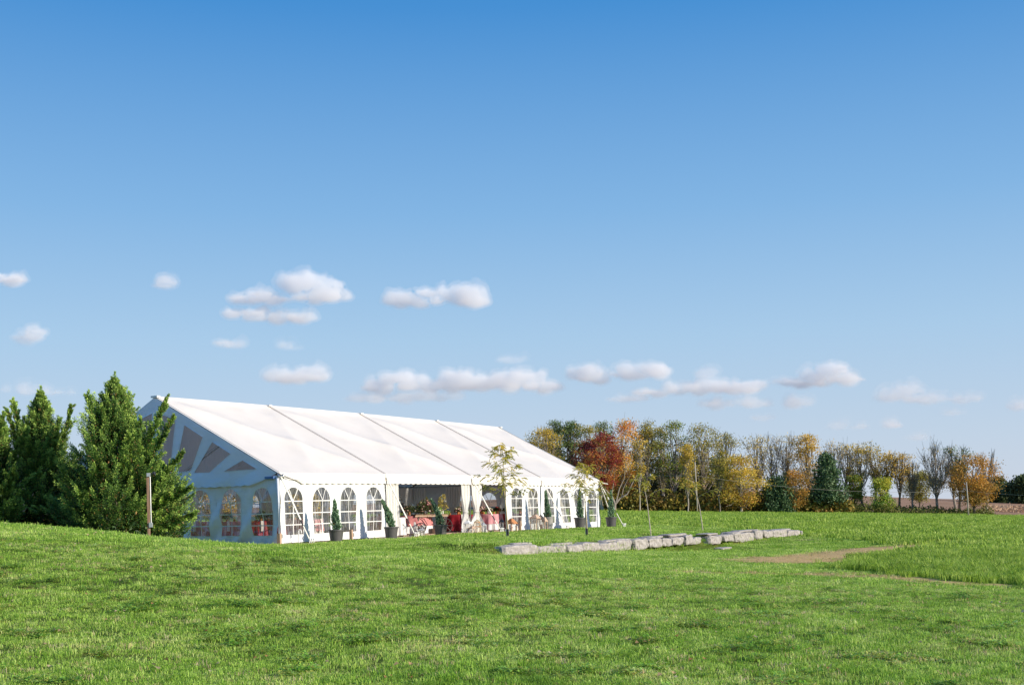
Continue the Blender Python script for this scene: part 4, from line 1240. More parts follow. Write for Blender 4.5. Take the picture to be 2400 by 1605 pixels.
# ------------------------------------------------------------------ distant trees
def broadleaf(px, ty, D, wpx, cols, dens=1.0, seed=0, bare=.0, low=.25, shape='oval', bark='bark', name='tree', label='', group='trees lining the far side of the field', limb=1.0, leaf=.30, base_y=1199, ztop=None, lean=0.0, clumps=None, trunkw=1.0):
    rg = np.random.RandomState(seed + 500)
    g = on(px, base_y, D); hgt = at(px, ty, D).z - g.z; rad = wpx * D / F / 2 * 1.1
    g.z -= .1
    root = empty(name, g); tag(root, label, 'tree', group)
    nc_ = clumps or int(42 * max(1, rad / 2.4) * (1.0 if shape != 'vase' else .9))
    CC = []
    z0 = hgt * low
    for _ in range(nc_):
        u = rg.uniform(0, 1)
        if shape == 'oval': pr = math.sqrt(max(0, 1 - (2 * u - 1) ** 2)) * .95 + .05
        elif shape == 'vase': pr = .25 + .75 * math.sin(min(1, u * 1.15) * math.pi * .62)
        elif shape == 'cone': pr = (1 - u) * .95 + .08
        elif shape == 'column': pr = .75 * (1 - max(0, u - .75) * 3) + .15
        else: pr = math.sqrt(max(0, 1 - u * u)) * .9 + .1
        a = rg.uniform(0, 6.283); rr = math.sqrt(rg.uniform(.12, 1)) * pr * rad
        rr *= 1 + .22 * math.sin(3 * a + seed) + .15 * math.sin(7 * u + seed * 1.3)
        CC.append((math.cos(a) * rr + lean * u, math.sin(a) * rr * .9, z0 + (hgt - z0) * (u * .95 + .02)))
    CC = np.array(CC)
    tr = max(.10, hgt * .017) * trunkw
    m = MB()
    wob = rg.normal(size=(8, 2)) * .012 * hgt
    ax = [np.array([wob[k][0] * (k > 0) + lean * .6 * (k / 7) ** 2, wob[k][1] * (k > 0), hgt * .86 * k / 7]) for k in range(8)]
    m.tube([tuple(p) for p in ax], list(np.linspace(tr, tr * .22, 8)), 6)
    for c in CC:
        f = rg.uniform(.30, .72); zt = max(z0 * .55, c[2] * f); i = min(6, int(zt / (hgt * .86) * 7)); st = ax[i] + (ax[i + 1] - ax[i]) * (zt / (hgt * .86) * 7 - i)
        md = st * .45 + c * .55 + np.array([0, 0, -(c[2] - st[2]) * .10]) + rg.normal(size=3) * .12 * rad * .5
        r0 = tr * (.33 if bare < .5 else .26) * limb
        m.tube([tuple(st), tuple(md), tuple(c)], [r0, r0 * .55, .022], 4, cap=False)
        for _ in range(int(1 + 7 * bare)):
            e = c + rg.normal(size=3) * rad * .22 + np.array([0, 0, .10 * hgt * bare * rg.uniform(0, 1)])
            s0 = md + (c - md) * rg.uniform(.2, 1)
            m.tube([tuple(s0), tuple((s0 + e) / 2 + rg.normal(size=3) * .1), tuple(e)], [.035, .026, .014], 3, cap=False)
    cols = [np.array(c) for c in cols]
    nl = int(120 * dens)
    if nl > 0:
        PP, TT = [], []
        csz = rad * .17 + .22
        for c in CC:
            cs_ = rg.uniform(.55, 1.5); k = int(nl * cs_ * rg.uniform(.7, 1.3)); tone = rg.uniform(0, 1)
            PP.append(c + np.clip(rg.normal(size=(k, 3)), -1.9, 1.9) * np.array([csz, csz, csz * .55]) * cs_ ** .6)
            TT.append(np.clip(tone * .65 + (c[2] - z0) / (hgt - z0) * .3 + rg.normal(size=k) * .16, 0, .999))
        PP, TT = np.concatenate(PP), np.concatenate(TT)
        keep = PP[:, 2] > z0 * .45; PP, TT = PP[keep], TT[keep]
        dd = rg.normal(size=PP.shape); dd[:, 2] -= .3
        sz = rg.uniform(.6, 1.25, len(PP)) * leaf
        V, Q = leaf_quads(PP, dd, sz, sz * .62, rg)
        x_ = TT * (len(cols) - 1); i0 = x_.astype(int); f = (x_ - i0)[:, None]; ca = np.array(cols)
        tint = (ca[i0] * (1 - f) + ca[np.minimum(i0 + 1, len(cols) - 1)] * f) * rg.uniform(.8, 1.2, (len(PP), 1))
        acc = (rg.uniform(0, 1, len(PP)) < .12) & (np.sin(PP[:, 0] * 2.1 + seed) * np.sin(PP[:, 2] * 1.7) > -.1)
        if max(cols[-1]) < .5 and D < 230: tint[acc] = np.array([.42, .27, .05]) * rg.uniform(.7, 1.2, (acc.sum(), 1))
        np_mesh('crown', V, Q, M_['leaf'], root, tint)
    m.build('trunk', M_[bark], root)
    return root

GRN = ((.055, .09, .015), (.13, .17, .025), (.26, .28, .04))
DGR = ((.04, .07, .02), (.08, .125, .03), (.14, .18, .045))
OLV = ((.10, .11, .02), (.22, .20, .035), (.36, .29, .05))
YOL = ((.18, .15, .025), (.36, .27, .045), (.52, .36, .06))
YEL = ((.46, .22, .05), (.34, .27, .04), (.50, .36, .05), (.60, .44, .08))
GLD = ((.28, .18, .03), (.45, .29, .05), (.55, .38, .08))
ORG = ((.46, .36, .05), (.52, .32, .05), (.52, .22, .035), (.48, .14, .03))
RED = ((.40, .20, .04), (.30, .07, .03), (.17, .016, .022), (.14, .02, .028))
BRG = ((.16, .13, .03), (.38, .20, .04), (.50, .25, .04))
PAL = ((.30, .24, .09), (.42, .32, .13), (.50, .40, .18))
TREES = [
    (1248, 1030, 196, 60, YOL, .55, 'oval', .12, .35, 'bark', 'low yellowing tree just showing above the sloping right edge of the roof'),
    (1280, 1003, 192, 80, YOL, .75, 'oval', .18, .4, 'greybark', 'sparse yellow olive tree behind the far end of the tent roof'),
    (1308, 980, 198, 46, DGR, 1.0, 'oval', .35, .2, 'bark', 'narrow dark green tree rising highest at the left end of the treeline'),
    (1341, 984, 199, 56, DGR, 1.0, 'oval', .3, .2, 'bark', 'rounded dark green tree left of the crimson maple'),
    (1380, 990, 200, 62, OLV, .9, 'oval', .3, .2, 'greybark', 'olive tree directly above and behind the crimson maple'),
    (1414, 988, 203, 56, DGR, .9, 'oval', .3, .2, 'bark', 'green tree between the olive tree and the orange maple top'),
    (1464, 983, 188, 78, ORG, 1.3, 'oval', .22, .0, 'palebark', 'tall orange maple turning yellow on its lower branches'),
    (1412, 1014, 182, 82, RED, 1.9, 'oval', .30, .0, 'palebark', 'round crimson maple with a flaming orange lower edge'),
    (1518, 986, 193, 56, OLV, .7, 'oval', .45, .5, 'greybark', 'green topped tree with many bare pale twigs right of the orange maple'),
    (1500, 1030, 183, 30, YOL, .35, 'vase', .5, .4, 'palebark', 'slender pale trunk standing just right of the orange maple'),
    (1612, 1035, 183, 34, YOL, .6, 'oval', .35, .3, 'palebark', 'slender yellowing tree left of the short utility pole'),
    (1688, 1050, 183, 36, OLV, .5, 'vase', .4, .4, 'greybark', 'slender olive tree between the utility pole and the golden bushy tree'),
    (1866, 1100, 184, 44, BRG, .7, 'oval', .15, .1, 'bark', 'slender rusty tree between the two dark evergreens'),
    (1553, 1000, 200, 44, OLV, .6, 'oval', .3, .3, 'palebark', 'thin pale trunked tree between two green crowns'),
    (1584, 985, 192, 68, GRN, .8, 'oval', .3, .15, 'greybark', 'tall full green tree in the middle of the wood'),
    (1650, 996, 193, 80, OLV, .75, 'oval', .32, .15, 'greybark', 'broad olive crown rising behind the short utility pole'),
    (1702, 1013, 198, 54, OLV, .6, 'oval', .3, .4, 'greybark', 'thin grey green tree right of the broad olive crown'),
    (1737, 1060, 184, 82, YEL, 1.3, 'oval', .12, .0, 'palebark', 'bright yellow bushy tree in front of the bare brown wood'),
    (1776, 1014, 193, 66, YOL, .3, 'vase', .42, .4, 'greybark', 'tall airy yellow tree directly right of the bright yellow bush tree'),
    (1812, 1022, 194, 62, PAL, .16, 'vase', .4, .7, 'greybark', 'nearly bare tree with grey twigs left of the golden dense tree'),
    (1846, 1018, 196, 60, PAL, .2, 'vase', .4, .6, 'greybark', 'thinly leaved pale tree touching the golden dense tree'),
    (1895, 1015, 192, 62, GLD, .85, 'oval', .3, .2, 'greybark', 'dense golden brown tree with a pointed top above the pine'),
    (1955, 1034, 194, 52, PAL, .16, 'vase', .45, .5, 'greybark', 'pale leaning tree rising behind the dark pine'),
    (1986, 1038, 196, 56, PAL, .14, 'vase', .45, .6, 'greybark', 'airy pale tree two right of the dark pine'),
    (2021, 1038, 192, 66, YOL, .4, 'vase', .5, .35, 'greybark', 'vase shaped yellow olive tree with an arching crown'),
    (2053, 1046, 194, 54, YOL, .36, 'vase', .52, .35, 'greybark', 'yellow olive tree with forked dark trunk and flat top'),
    (2080, 1056, 190, 48, GLD, .3, 'vase', .48, .4, 'bark', 'small gold tree above the green and yellow shrub'),
    (2110, 1060, 189, 50, GLD, .26, 'vase', .5, .5, 'bark', 'last leafy tree before the gap showing the brown field'),
    (2003, 1112, 190, 30, GRN, 1.0, 'column', .05, .0, 'bark', 'narrow green columnar tree under the airy pale trees'),
    (2066, 1118, 188, 44, ((.09, .2, .03), (.2, .28, .04), (.5, .42, .06)), 1.1, 'oval', .04, .0, 'bark', 'shrub like tree green on one side and yellow on the other'),
    (2140, 1085, 192, 26, PAL, .08, 'vase', .4, 1.0, 'greybark', 'thin bare tree left of the round olive tree'),
    (2156, 1108, 235, 66, OLV, 1.2, 'oval', .28, .0, 'bark', 'round low olive tree standing in the brown field beyond the row'),
    (2196, 1046, 190, 78, PAL, .05, 'vase', .35, 1.4, 'greybark', 'large leafless tree with upswept grey branches'),
    (2236, 1052, 195, 42, PAL, .06, 'vase', .4, 1.2, 'greybark', 'leafless tree squeezed between the large bare tree and the bronze maple'),
    (2250, 1048, 192, 50, DGR, .35, 'vase', .5, .5, 'bark', 'thin green topped tree leaning behind the bronze maple'),
    (2283, 1070, 186, 92, BRG, 1.25, 'oval', .22, .1, 'bark', 'bronze and orange maple at the right end of the row'),
    (2313, 1066, 196, 34, PAL, .04, 'vase', .4, 1.2, 'greybark', 'fine bare tree right behind the bronze maple'),
]
for k, (px, ty, D, w_, cols, dens, shp, low, bare, bark, lab) in enumerate(TREES):
    sp = 'maple_tree' if 'maple' in lab else 'tree'
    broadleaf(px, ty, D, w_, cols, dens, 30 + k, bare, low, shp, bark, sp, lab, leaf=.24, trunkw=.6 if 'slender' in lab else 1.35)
# forked old tree at the foot of the crimson maple
g = on(1440, 1199, 181); root = empty('forked_tree', g); tag(root, 'low forked pale trunk with twisting bare limbs below the crimson maple', 'tree')
m = MB()
for pts, r0 in (([(0, 0, -.2), (.1, 0, 1.2), (-.3, 0, 2.2), (-1.3, 0, 3.4), (-1.6, .2, 5.4)], .33), ([(.1, 0, 1.1), (.9, .1, 2.0), (2.0, .1, 2.6), (2.8, 0, 4.2), (3.6, .1, 5.6)], .24),
                ([(.3, 0, 1.5), (.8, 0, 3.4), (1.6, .2, 5.0), (1.9, 0, 7.5)], .16), ([(1.1, 0, 2.1), (1.5, .2, 3.6), (2.7, .2, 5.8)], .10), ([(-.4, 0, 2.4), (0, .1, 4.6), (.5, .1, 8.2)], .12)):
    m.tube(pts, [r0 * .75 * (1 - .8 * i / (len(pts) - 1)) for i in range(len(pts))], 7)
m.build('trunk', M_['greybark'], root)

# pines
def pine(px, ty, D, wpx, seed, lab, round_=False):
    rg = np.random.RandomState(seed); g = on(px, 1199, D); hgt = at(px, ty, D).z - g.z; rad = wpx * D / F / 2
    root = empty('pine_tree', g); tag(root, lab, 'pine tree')
    m = MB(); m.tube([(0, 0, -.1), (.1, 0, hgt * .5), (0, 0, hgt * .98)], [.26, .16, .04], 7)
    PP, TT = [], []
    nt_ = 13 if not round_ else 9
    for k in range(nt_):
        t = (k + .5) / nt_; zz = hgt * ((.14 if not round_ else .0) + (.86 if not round_ else 1) * t)
        pr = (1 - t) ** .8 * rad * rg.uniform(.75, 1.15) + .35 if not round_ else rad * math.sqrt(1 - t * t) * .95 + .2
        nb_ = max(4, int(10 * pr / rad + 3))
        for b in range(nb_):
            a = b * 6.283 / nb_ + rg.uniform(-.3, .3); L_ = pr * rg.uniform(.75, 1.15)
            e = np.array([math.cos(a) * L_, math.sin(a) * L_, zz + .12 * L_])
            m.tube([(0, 0, zz - .2), tuple(e)], [.05, .015], 3, cap=False)
            n_ = int(46 * L_ / rad + 30); u = np.sqrt(rg.uniform(.06, 1, n_)); PP.append(np.array([0, 0, zz]) + np.outer(u, e - np.array([0, 0, zz])) + rg.normal(size=(n_, 3)) * np.array([.38, .38, .16 if not round_ else .4]))
            TT.append(rg.uniform(0, 1, n_))
    PP, TT = np.concatenate(PP), np.concatenate(TT)
    V, Q = leaf_quads(PP, rg.normal(size=PP.shape) + np.array([0, 0, .5]), .42, .20, rg)
    c0, c1 = np.array([.025, .055, .025]), np.array([.10, .15, .06])
    np_mesh('crown', V, Q, M_['needle'], root, c0 + (c1 - c0) * TT[:, None]); m.build('trunk', M_['bark'], root)
pine(1938, 1063, 186, 88, 91, 'dark green pine with layered branches standing out of the pale wood')
pine(1826, 1122, 185, 84, 92, 'wide rounded dark evergreen at the foot of the bare wood', True)

# undergrowth and the deeper wood behind the first row
def mass(name, px0, px1, D0, D1, hfun, cols, n_, seed, lab, sz=.5, kind='stuff', cat='undergrowth'):
    rg = np.random.RandomState(seed); px = rg.uniform(px0, px1, n_); D = rg.uniform(D0, D1, n_)
    X = (px - 1200) * D / F; zg = ground(X, D); hh = np.array([hfun(p) for p in px])
    lump = .55 + .45 * fnoise(X, D, .45, seed) + .25 * fnoise(X, D, 1.1, seed + 1)
    z = zg + rg.uniform(0, 1, n_) ** .9 * hh * np.clip(lump, .15, 1.2)
    PP = np.c_[X, D, z]; s_ = rg.uniform(.6, 1.3, n_) * sz
    V, Q = leaf_quads(PP, rg.normal(size=PP.shape), s_, s_ * .6, rg)
    ca = np.array(cols); t = np.clip(.5 + .5 * fnoise(X, D + z * 2, .5, seed + 3) + rg.normal(size=n_) * .15, 0, .999) * (len(ca) - 1); i0 = t.astype(int); f = (t - i0)[:, None]
    o = np_mesh(name, V, Q, M_['leaf'], None, (ca[i0] * (1 - f) + ca[np.minimum(i0 + 1, len(ca) - 1)] * f) * rg.uniform(.75, 1.25, (n_, 1)))
    tag(o, lab, cat, kind=kind)
mass('undergrowth', 1225, 2000, 184, 192, lambda p: 4.6 if p < 1900 else 3.0, [(.03, .05, .015), (.12, .12, .025), (.30, .21, .04), (.10, .13, .025), (.36, .20, .05), (.12, .10, .04)], 26000, 5, 'tangled low shrubs and weeds along the foot of the wood')
mass('undergrowth', 1990, 2330, 185, 191, lambda p: 1.5, [(.06, .09, .02), (.16, .15, .04), (.10, .12, .03)], 4200, 6, 'low weeds and brush under the open row of trees', .36)
mass('woods', 1200, 1745, 204, 225, lambda p: 13.0 if p < 1660 else 9.0, [(.025, .03, .01), (.05, .05, .015), (.09, .07, .025), (.035, .045, .015)], 30000, 7, 'deep shady wood behind the first row of autumn trees', .65, cat='wood')  # leaf colours darkened so gaps between the front trees read as shade
mass('woods', 1730, 1990, 205, 225, lambda p: 5.6 - 2.6 * max(0, (p - 1880) / 110), [(.20, .13, .08), (.28, .19, .11), (.22, .17, .07)], 12000, 8, 'brown leafless thicket seen through the pale trees', .55, cat='wood')
for k, (px, ty, D, w_, lab) in enumerate(((2333, 1122, 330, 50, 'dark tree at the horizon beside the brown field'), (2368, 1134, 340, 44, 'low dark tree in the middle of the far hedge line'), (2402, 1118, 320, 60, 'big dark tree cut off by the right picture edge'), (2300, 1140, 345, 40, 'small far tree partly behind the bronze maple'))):
    broadleaf(px, ty, D, w_, ((.03, .055, .02), (.055, .08, .03), (.08, .10, .035)), 1.3, 300 + k, .0, .05, 'dome', name='tree', label=lab, group='dark trees on the far horizon', leaf=.8, base_y=1185)
# yellow trees and field edge far behind the tent, seen through its windows
for k, (X, Y, h_, w_, cols, lab) in enumerate(((-26, 150, 9, 9, YEL, 'yellow tree seen through the arched windows far behind the tent'), (-40, 165, 8, 9, GLD, 'golden tree left of the yellow one behind the tent'), (-12, 172, 9, 8, YOL, 'yellow olive tree behind the middle of the tent'), (-56, 160, 8, 9, DGR, 'green tree far behind the junipers'))):
    broadleaf(1200 + X * F / Y, YH - (gz(X, Y) + h_ - H) * F / Y, Y, w_ * F / Y, cols, 1.1, 400 + k, .0, .1, 'oval', label=lab, group='trees far behind the tent', base_y=1190)
# corn stubble rows beyond the gap
mass('stubble', 2290, 2420, 215, 245, lambda p: 1.1, [(.30, .19, .11), (.45, .31, .20), (.22, .13, .08)], 5000, 9, 'rows of dry brown stubble at the edge of the ploughed field', .35, cat='stubble')

# utility poles and wire
def upole(px, ty, by, D, lab, r=.12, arm=False):
    g = on(px, by, D); h_ = at(px, ty, D).z - g.z
    root = empty('utility_pole', g); tag(root, lab, 'utility pole', 'wooden utility poles')
    m = MB(); m.tube([(0, 0, -.2), (-.08, 0, h_ * .5), (-.22, 0, h_)], [r, r * .85, r * .7], 8); m.build('pole', M_['pole'], root, smooth=True)
    m = MB(); m.lathe([(.05, 0), (.07, .05), (.04, .14)], 8, (-.2, 0, h_ - .9)); m.build('insulator', M_['white'], root)
    return root, g + Vector((-.2, 0, h_ - .8))
_, A1 = upole(1634.5, 1083, 1197, 176, 'short pale utility pole with broken looking top in front of the wood', .10)
_, A2 = upole(2270, 1129, 1204, 172, 'thin utility pole in front of the bronze maple', .11)
def wire(pts, r, lab):
    out = []
    for a, b, sag in pts:
        for k in range(13):
            t = k / 12; p = a.lerp(b, t); p.z -= sag * 4 * t * (1 - t); out.append(p)
    m = MB(); m.tube(out, r, 4); o = m.build('overhead_wire', M_['pole'])
    tag(o, lab, 'wire')
wa = at(1150, 1110, 190)
p1 = at(1634.5, 1114.5, 176); p2 = at(2270, 1150, 172)
wire([(at(1180, 1110, 200), p1, .1), (p1, p2, 1.0), (p2, at(2560, 1162, 165), .3)], .02, 'thin overhead wire strung across the trees between the two utility poles')

# ------------------------------------------------------------------ tables, flowers and things in and before the entrance
def at_s(px, w, dz=0.0):
    s = side_s(px, w); p = T(s, w, 0); p.z = (.035 + bow(s)) if w > .1 else gz(p.x, p.y)
    p.z += dz
    return p
def table(p, r, h=.74):
    t = empty('round_table', p)
    m = MB(); m.lathe([(r, h - .03), (r, h - .006)], 24); m.build('tabletop', M_['wood'], t)
    for k in range(4):
        a = k * math.pi / 2 + .4; m = MB(); m.tube([(math.cos(a) * r * .6, math.sin(a) * r * .6, 0), (math.cos(a) * r * .45, math.sin(a) * r * .45, h - .03)], .018, 6); m.build('leg', M_['dark'], t)
    return t
def cloth(p, r, mat, z1, seed, h=.745, name='tablecloth', off=0.0):
    q = random.Random(seed); f = q.randint(11, 15); ph = q.uniform(0, 6)
    m = MB()
    def wob(a, z):
        t = max(0, (h - z) / h); return 1 + off + t * (.10 + .085 * math.sin(f * a + ph + .6 * math.sin(2 * a)) + .03 * math.sin(2.3 * f * a))
    prof = [(r * 1.005, z1 + (h - z1) * k / 8) for k in range(9)] + [(r * .98, h + .006), (r * .5, h + .006), (.01, h + .006)]
    m.lathe(prof, 88, (0, 0, 0), capb=False, wob=wob)
    o = m.build(name, mat, None, smooth=True); o.location = p
    return o
def blossoms(m, c, r, q, n=2):
    """a loose many petalled bloom"""
    for k in range(11):
        a = k * 2.4; e = (k / 11) * 1.35; d = Vector((math.cos(a) * math.sin(e), math.sin(a) * math.sin(e), math.cos(e)))
        sx_ = d.orthogonal().normalized(); sy = d.cross(sx_); o_ = Vector(c) + d * r * (.35 + .5 * k / 11); s_ = r * .62
        m.face([o_ + sx_ * s_, o_ + sy * s_ + d * r * .12, o_ - sx_ * s_, o_ - sy * s_ + d * r * .12])
def bouquet(p, rad, hgt, seed, lab, cols, nfl=16, vase='white', vr=.07, vh=.16, leafc=((.03, .05, .015), (.08, .12, .03), (.14, .05, .03)), nleaf=420, grp='flower arrangements on the tables'):
    q = random.Random(seed); rg = np.random.RandomState(seed)
    root = empty('flower_arrangement', p); tag(root, lab, 'flowers', grp)
    m = MB(); m.lathe([(vr * .75, 0), (vr, vh * .5), (vr * .85, vh), (vr * .7, vh)], 14); m.build('vase', M_[vase], root, smooth=True)
    d = rg.normal(size=(nleaf, 3)); d[:, 2] = np.abs(d[:, 2]) * .9 - .25; d /= np.linalg.norm(d, axis=1)[:, None]
    pp = d * (rg.uniform(.25, 1.08, nleaf) ** .6)[:, None] * np.array([rad, rad, hgt]) + np.array([0, 0, vh])
    V, Q = leaf_quads(pp, d + rg.normal(size=(nleaf, 3)) * .5, .075, .036, rg)
    lc = np.array(leafc)[rg.randint(0, len(leafc), nleaf)]
    np_mesh('foliage', V, Q, M_['leaf'], root, lc)
    for _ in range(nfl):
        v = Vector((q.gauss(0, 1), q.gauss(0, 1), abs(q.gauss(0, 1)) * .9 - .1)).normalized()
        m = MB(); m.col = q.choice(cols)
        c = Vector((v.x * rad, v.y * rad, v.z * hgt + vh)) * q.uniform(.86, 1.0)
        blossoms(m, c, q.uniform(.040, .065), q); m.build('flower', M_['petal'], root, color=True)
    return root
BL = [(.62, .38, .30), (.72, .50, .34), (.70, .58, .48), (.52, .20, .20)]
WHT = [(.66, .60, .46), (.62, .62, .40), (.70, .50, .42)]
MIX = [(.72, .44, .42), (.75, .66, .55), (.68, .30, .34), (.74, .52, .36)]
def votive(p, lab, r=.04, h=.075, mat='gold'):
    m = MB(); m.lathe([(r * .8, 0), (r, h * .9), (r, h), (r * .8, h), (r * .75, h * .3)], 12, capt=True)
    o = m.build('votive_holder', M_[mat], None); o.location = p; tag(o, lab, 'candle holder', 'small copper votive holders on the tables')
    return o
def chair(p, rz, lab):
    t = empty('wooden_chair', p, rz); tag(t, lab, 'chair', 'dark wooden chairs in the tent')
    m = MB(); m.box((0, 0, .45), (.42, .42, .035)); m.build('seat', M_['chair'], t)
    for x in (-.18, .18):
        m = MB(); m.tube([(x, -.18, 0), (x, -.18, .44)], .016, 6); m.build('leg', M_['chair'], t)
        m = MB(); m.tube([(x, .2, 0), (x, .19, .45), (x, .25, .92)], .016, 6); m.build('leg', M_['chair'], t)
    m = MB()
    for z in (.62, .76, .9): m.box((0, .20 + (z - .45) * .1, z), (.38, .02, .04))
    m.build('backrest', M_['chair'], t)

def sw(px, D):
    p = at(px, 1200, D); return ((p.x - P0.x) * U.x + (p.y - P0.y) * U.y, (p.x - P0.x) * Mv.x + (p.y - P0.y) * Mv.y)
def sp_(px, w): return (side_s(px, w), w)
TB = [ # s, w, r, cloth, skirt, flowers?, label start
    (*sw(612, 43.9), .58, 'burg', .03, 'burgundy cloth on the table in the near tent corner'),
    (*sw(533, 45.2), .72, 'pink', .03, 'pink cloth behind the second gable window from the corner'),
    (*sw(455, 46.4), .75, 'rose', .03, 'pink cloth behind the third gable window from the corner'),
    (*sw(716, 45.9), .66, 'rose', .30, 'short pink cloth behind the second and third side windows'),
    (*sw(640, 48.5), .75, 'burg', .03, 'burgundy cloth in the middle of the near end of the tent'),
    (*sp_(968, 1.3), .80, 'pink', .34, 'long pink cloth on the table behind the wooden flower cart'),
    (*sp_(1075, 1.7), .80, 'burg', .03, 'deep red cloth just left of the tied curtain'),
    (8.0, 6.2, .75, 'rose', .03, 'pink cloth deep inside the entrance'),
    (*sp_(1149, .95), .58, 'rose', .30, 'sunlit pink cloth right of the tied curtain'),
    (*sp_(1188, 2.0), .70, 'burg', .03, 'red cloth behind the young tree trunk right of the entrance'),
    (19.0, 1.6, .75, 'burg', .03, 'dark cloth behind the windows right of the slim light grey pot'),
    (14.0, 6.0, .75, 'rose', .03, 'pink cloth far inside behind the tied curtain')]
for k, (s, w, r, mt, z1, lab) in enumerate(TB):
    p = T(s, w, .04)
    t = table(p, r); tag(t, 'round table hidden under the ' + lab.replace('cloth ', 'cloth, ', 1)[:200], 'table', 'round tables in the tent')
    c = cloth(p, r, M_[mt], z1, k); tag(c, lab, 'tablecloth', 'coloured tablecloths in the tent')
    if z1 > .1:
        c = cloth(p, r * .965, M_['linen'], .02, 60 + k, h=.735, name='table_skirt'); tag(c, 'white skirt hanging below the ' + lab, 'table skirt', 'white skirts under the pink cloths')
WN = 'table with the '
short = ['burgundy corner table', 'pink table at the second gable window', 'pink table at the third gable window', 'pink table behind the second side window', 'burgundy table in the near end', 'pink table behind the flower cart',
         'deep red table left of the tied curtain', 'pink table deep inside the entrance', 'sunlit pink table right of the tied curtain', 'red table behind the young tree', 'dark table in the far bays', 'pink table far inside']
for k, t_ in enumerate(bpy.data.objects[:]): pass
i_ = 0
for o in [x for x in C.objects if x.name.startswith('round_table')]:
    o['label'] = 'round table under the cloth, the ' + short[i_]; i_ += 1
i_ = 0
for o in [x for x in C.objects if x.name.startswith('table_skirt')]:
    o['label'] = 'white lower skirt of the ' + short[(3, 5, 8)[i_]]; i_ += 1
for k, (s, w, r, mt, z1, lab) in enumerate(TB):
    if k in (5, 8): continue
    p = T(s, w, .795)
    bouquet(p, .17 if k != 6 else .15, .17, 700 + k, 'low vase of flowers on the ' + short[k], (WHT, BL, MIX)[k % 3], nfl=11, nleaf=260, vase='white' if k % 2 else 'copper')
    for j, (dx, dy) in enumerate(((.33, -.3), (-.36, -.22), (.1, -.5))):
        pos = ('right of', 'left of', 'in front of')[j]
        votive(p + Vector((dx, dy, 0)), 'copper votive %s vase, %s' % (pos, short[k]))
    # folded napkins hanging over the edge
    for j in range(3):
        a = -2.2 + j * .9; m = MB(); cx, cy = math.cos(a), math.sin(a)
        pts = [(r * .8, .80), (r * 1.04, .80), (r * 1.13, .60), (r * 1.15, .42)]
        for u, v in zip(pts[:-1], pts[1:]):
            m.face([(cx * u[0] - cy * .05, cy * u[0] + cx * .05, u[1] - .79), (cx * u[0] + cy * .05, cy * u[0] - cx * .05, u[1] - .79), (cx * v[0] + cy * .055, cy * v[0] - cx * .055, v[1] - .79), (cx * v[0] - cy * .055, cy * v[0] + cx * .055, v[1] - .79)])
        o = m.build('napkin', M_['linen']); o.location = p - Vector((0, 0, 0)); tag(o, '%s white napkin hanging from the %s' % (('left', 'middle', 'right')[j], short[k]), 'napkin', 'white napkins over the table edges')
# sunlit table right of the curtain: flowers, white jug, votives
p8 = T(*sp_(1149, .95), .795)
bouquet(p8 + Vector((-.38, -.1, 0)), .22, .16, 801, 'peach and cream flowers beside the white vase on the sunlit table', MIX, nfl=18, vase='copper')
bouquet(p8 + Vector((-.05, -.15, 0)), .20, .13, 802, 'cream roses in a square white vase on the sunlit table', WHT + MIX[:2], nfl=16, vase='white', vr=.09, vh=.17, nleaf=200)
bouquet(p8 + Vector((.35, .2, 0)), .15, .14, 803, 'dark red flowers at the right of the sunlit table', [(.45, .03, .05), (.4, .08, .06)], nfl=9, vase='copper')
for j, (dx, dy, lab) in enumerate(((.2, -.35, 'copper votive nearest the entrance on the sunlit table'), (.38, -.22, 'copper votive at the right rim of the sunlit table'), (-.28, -.42, 'copper votive at the left rim of the sunlit table'), (.05, -.48, 'copper votive in the middle of the sunlit table front'))):
    votive(p8 + Vector((dx, dy, 0)), lab, .055, .10)
# small white draped stand left, table on dark stand with hats of flowers
p = at_s(937, .15); c = cloth(p, .24, M_['linen'], .02, 91, h=.72, name='draped_stand'); tag(c, 'small white draped stand between the left pot and the pink table', 'draped stand')
M_['cartwood'] = principled('cart_wood', (.16, .09, .05), .7, col2=(.28, .18, .10), scale=5)
# big arrangement on the cart
cart = empty('flower_cart', at_s(1016, .45), TROT - .55); tag(cart, 'vintage wooden flower cart with iron wheels behind the leaning potted juniper', 'flower cart')
m = MB()
for k in range(5):
    m = MB(); m.box((-.18, -.24 + k * .12, .80), (1.45, .112, .04)); m.build('plank', M_['cartwood'], cart)
for y in (-.26, .26):
    m = MB(); m.box((-.18, y, .745), (1.5, .05, .07)); m.build('rail', M_['wood'], cart)
for x in (-.78, .40):
    for y in (-.24, .24):
        m = MB(); m.box((x, y, .37), (.06, .06, .72)); m.build('leg', M_['chair'], cart)
def wheel(x, y, r):
    m = MB(); m.tube([(x + r * math.cos(a), y, r + .02 + r * math.sin(a)) for a in [k * math.pi / 14 for k in range(29)]], .018, 6); w_ = m.build('wheel', M_['dark'], cart)
    for k in range(8):
        a = k * math.pi / 4; m = MB(); m.tube([(x, y, r + .02), (x + r * math.cos(a), y, r + .02 + r * math.sin(a))], .010, 5); m.build('spoke', M_['chair'], w_)
    m = MB(); m.tube([(x, y - .05, r + .02), (x, y + .05, r + .02)], .04, 10); m.build('hub', M_['dark'], w_)
wheel(.42, -.34, .30); wheel(.42, .34, .30); wheel(-.72, -.34, .22); wheel(-.72, .34, .22)
m = MB(); m.tube([(-.78, -.3, .72), (-.55, -.32, .62), (-.42, -.33, .40), (-.50, -.33, .16), (-.7, -.33, .04)], .016, 6); m.build('iron_scroll', M_['dark'], cart)
cz = cart.location + Vector((0, 0, .82)); cd = Vector((math.cos(TROT - .55), math.sin(TROT - .55), 0))
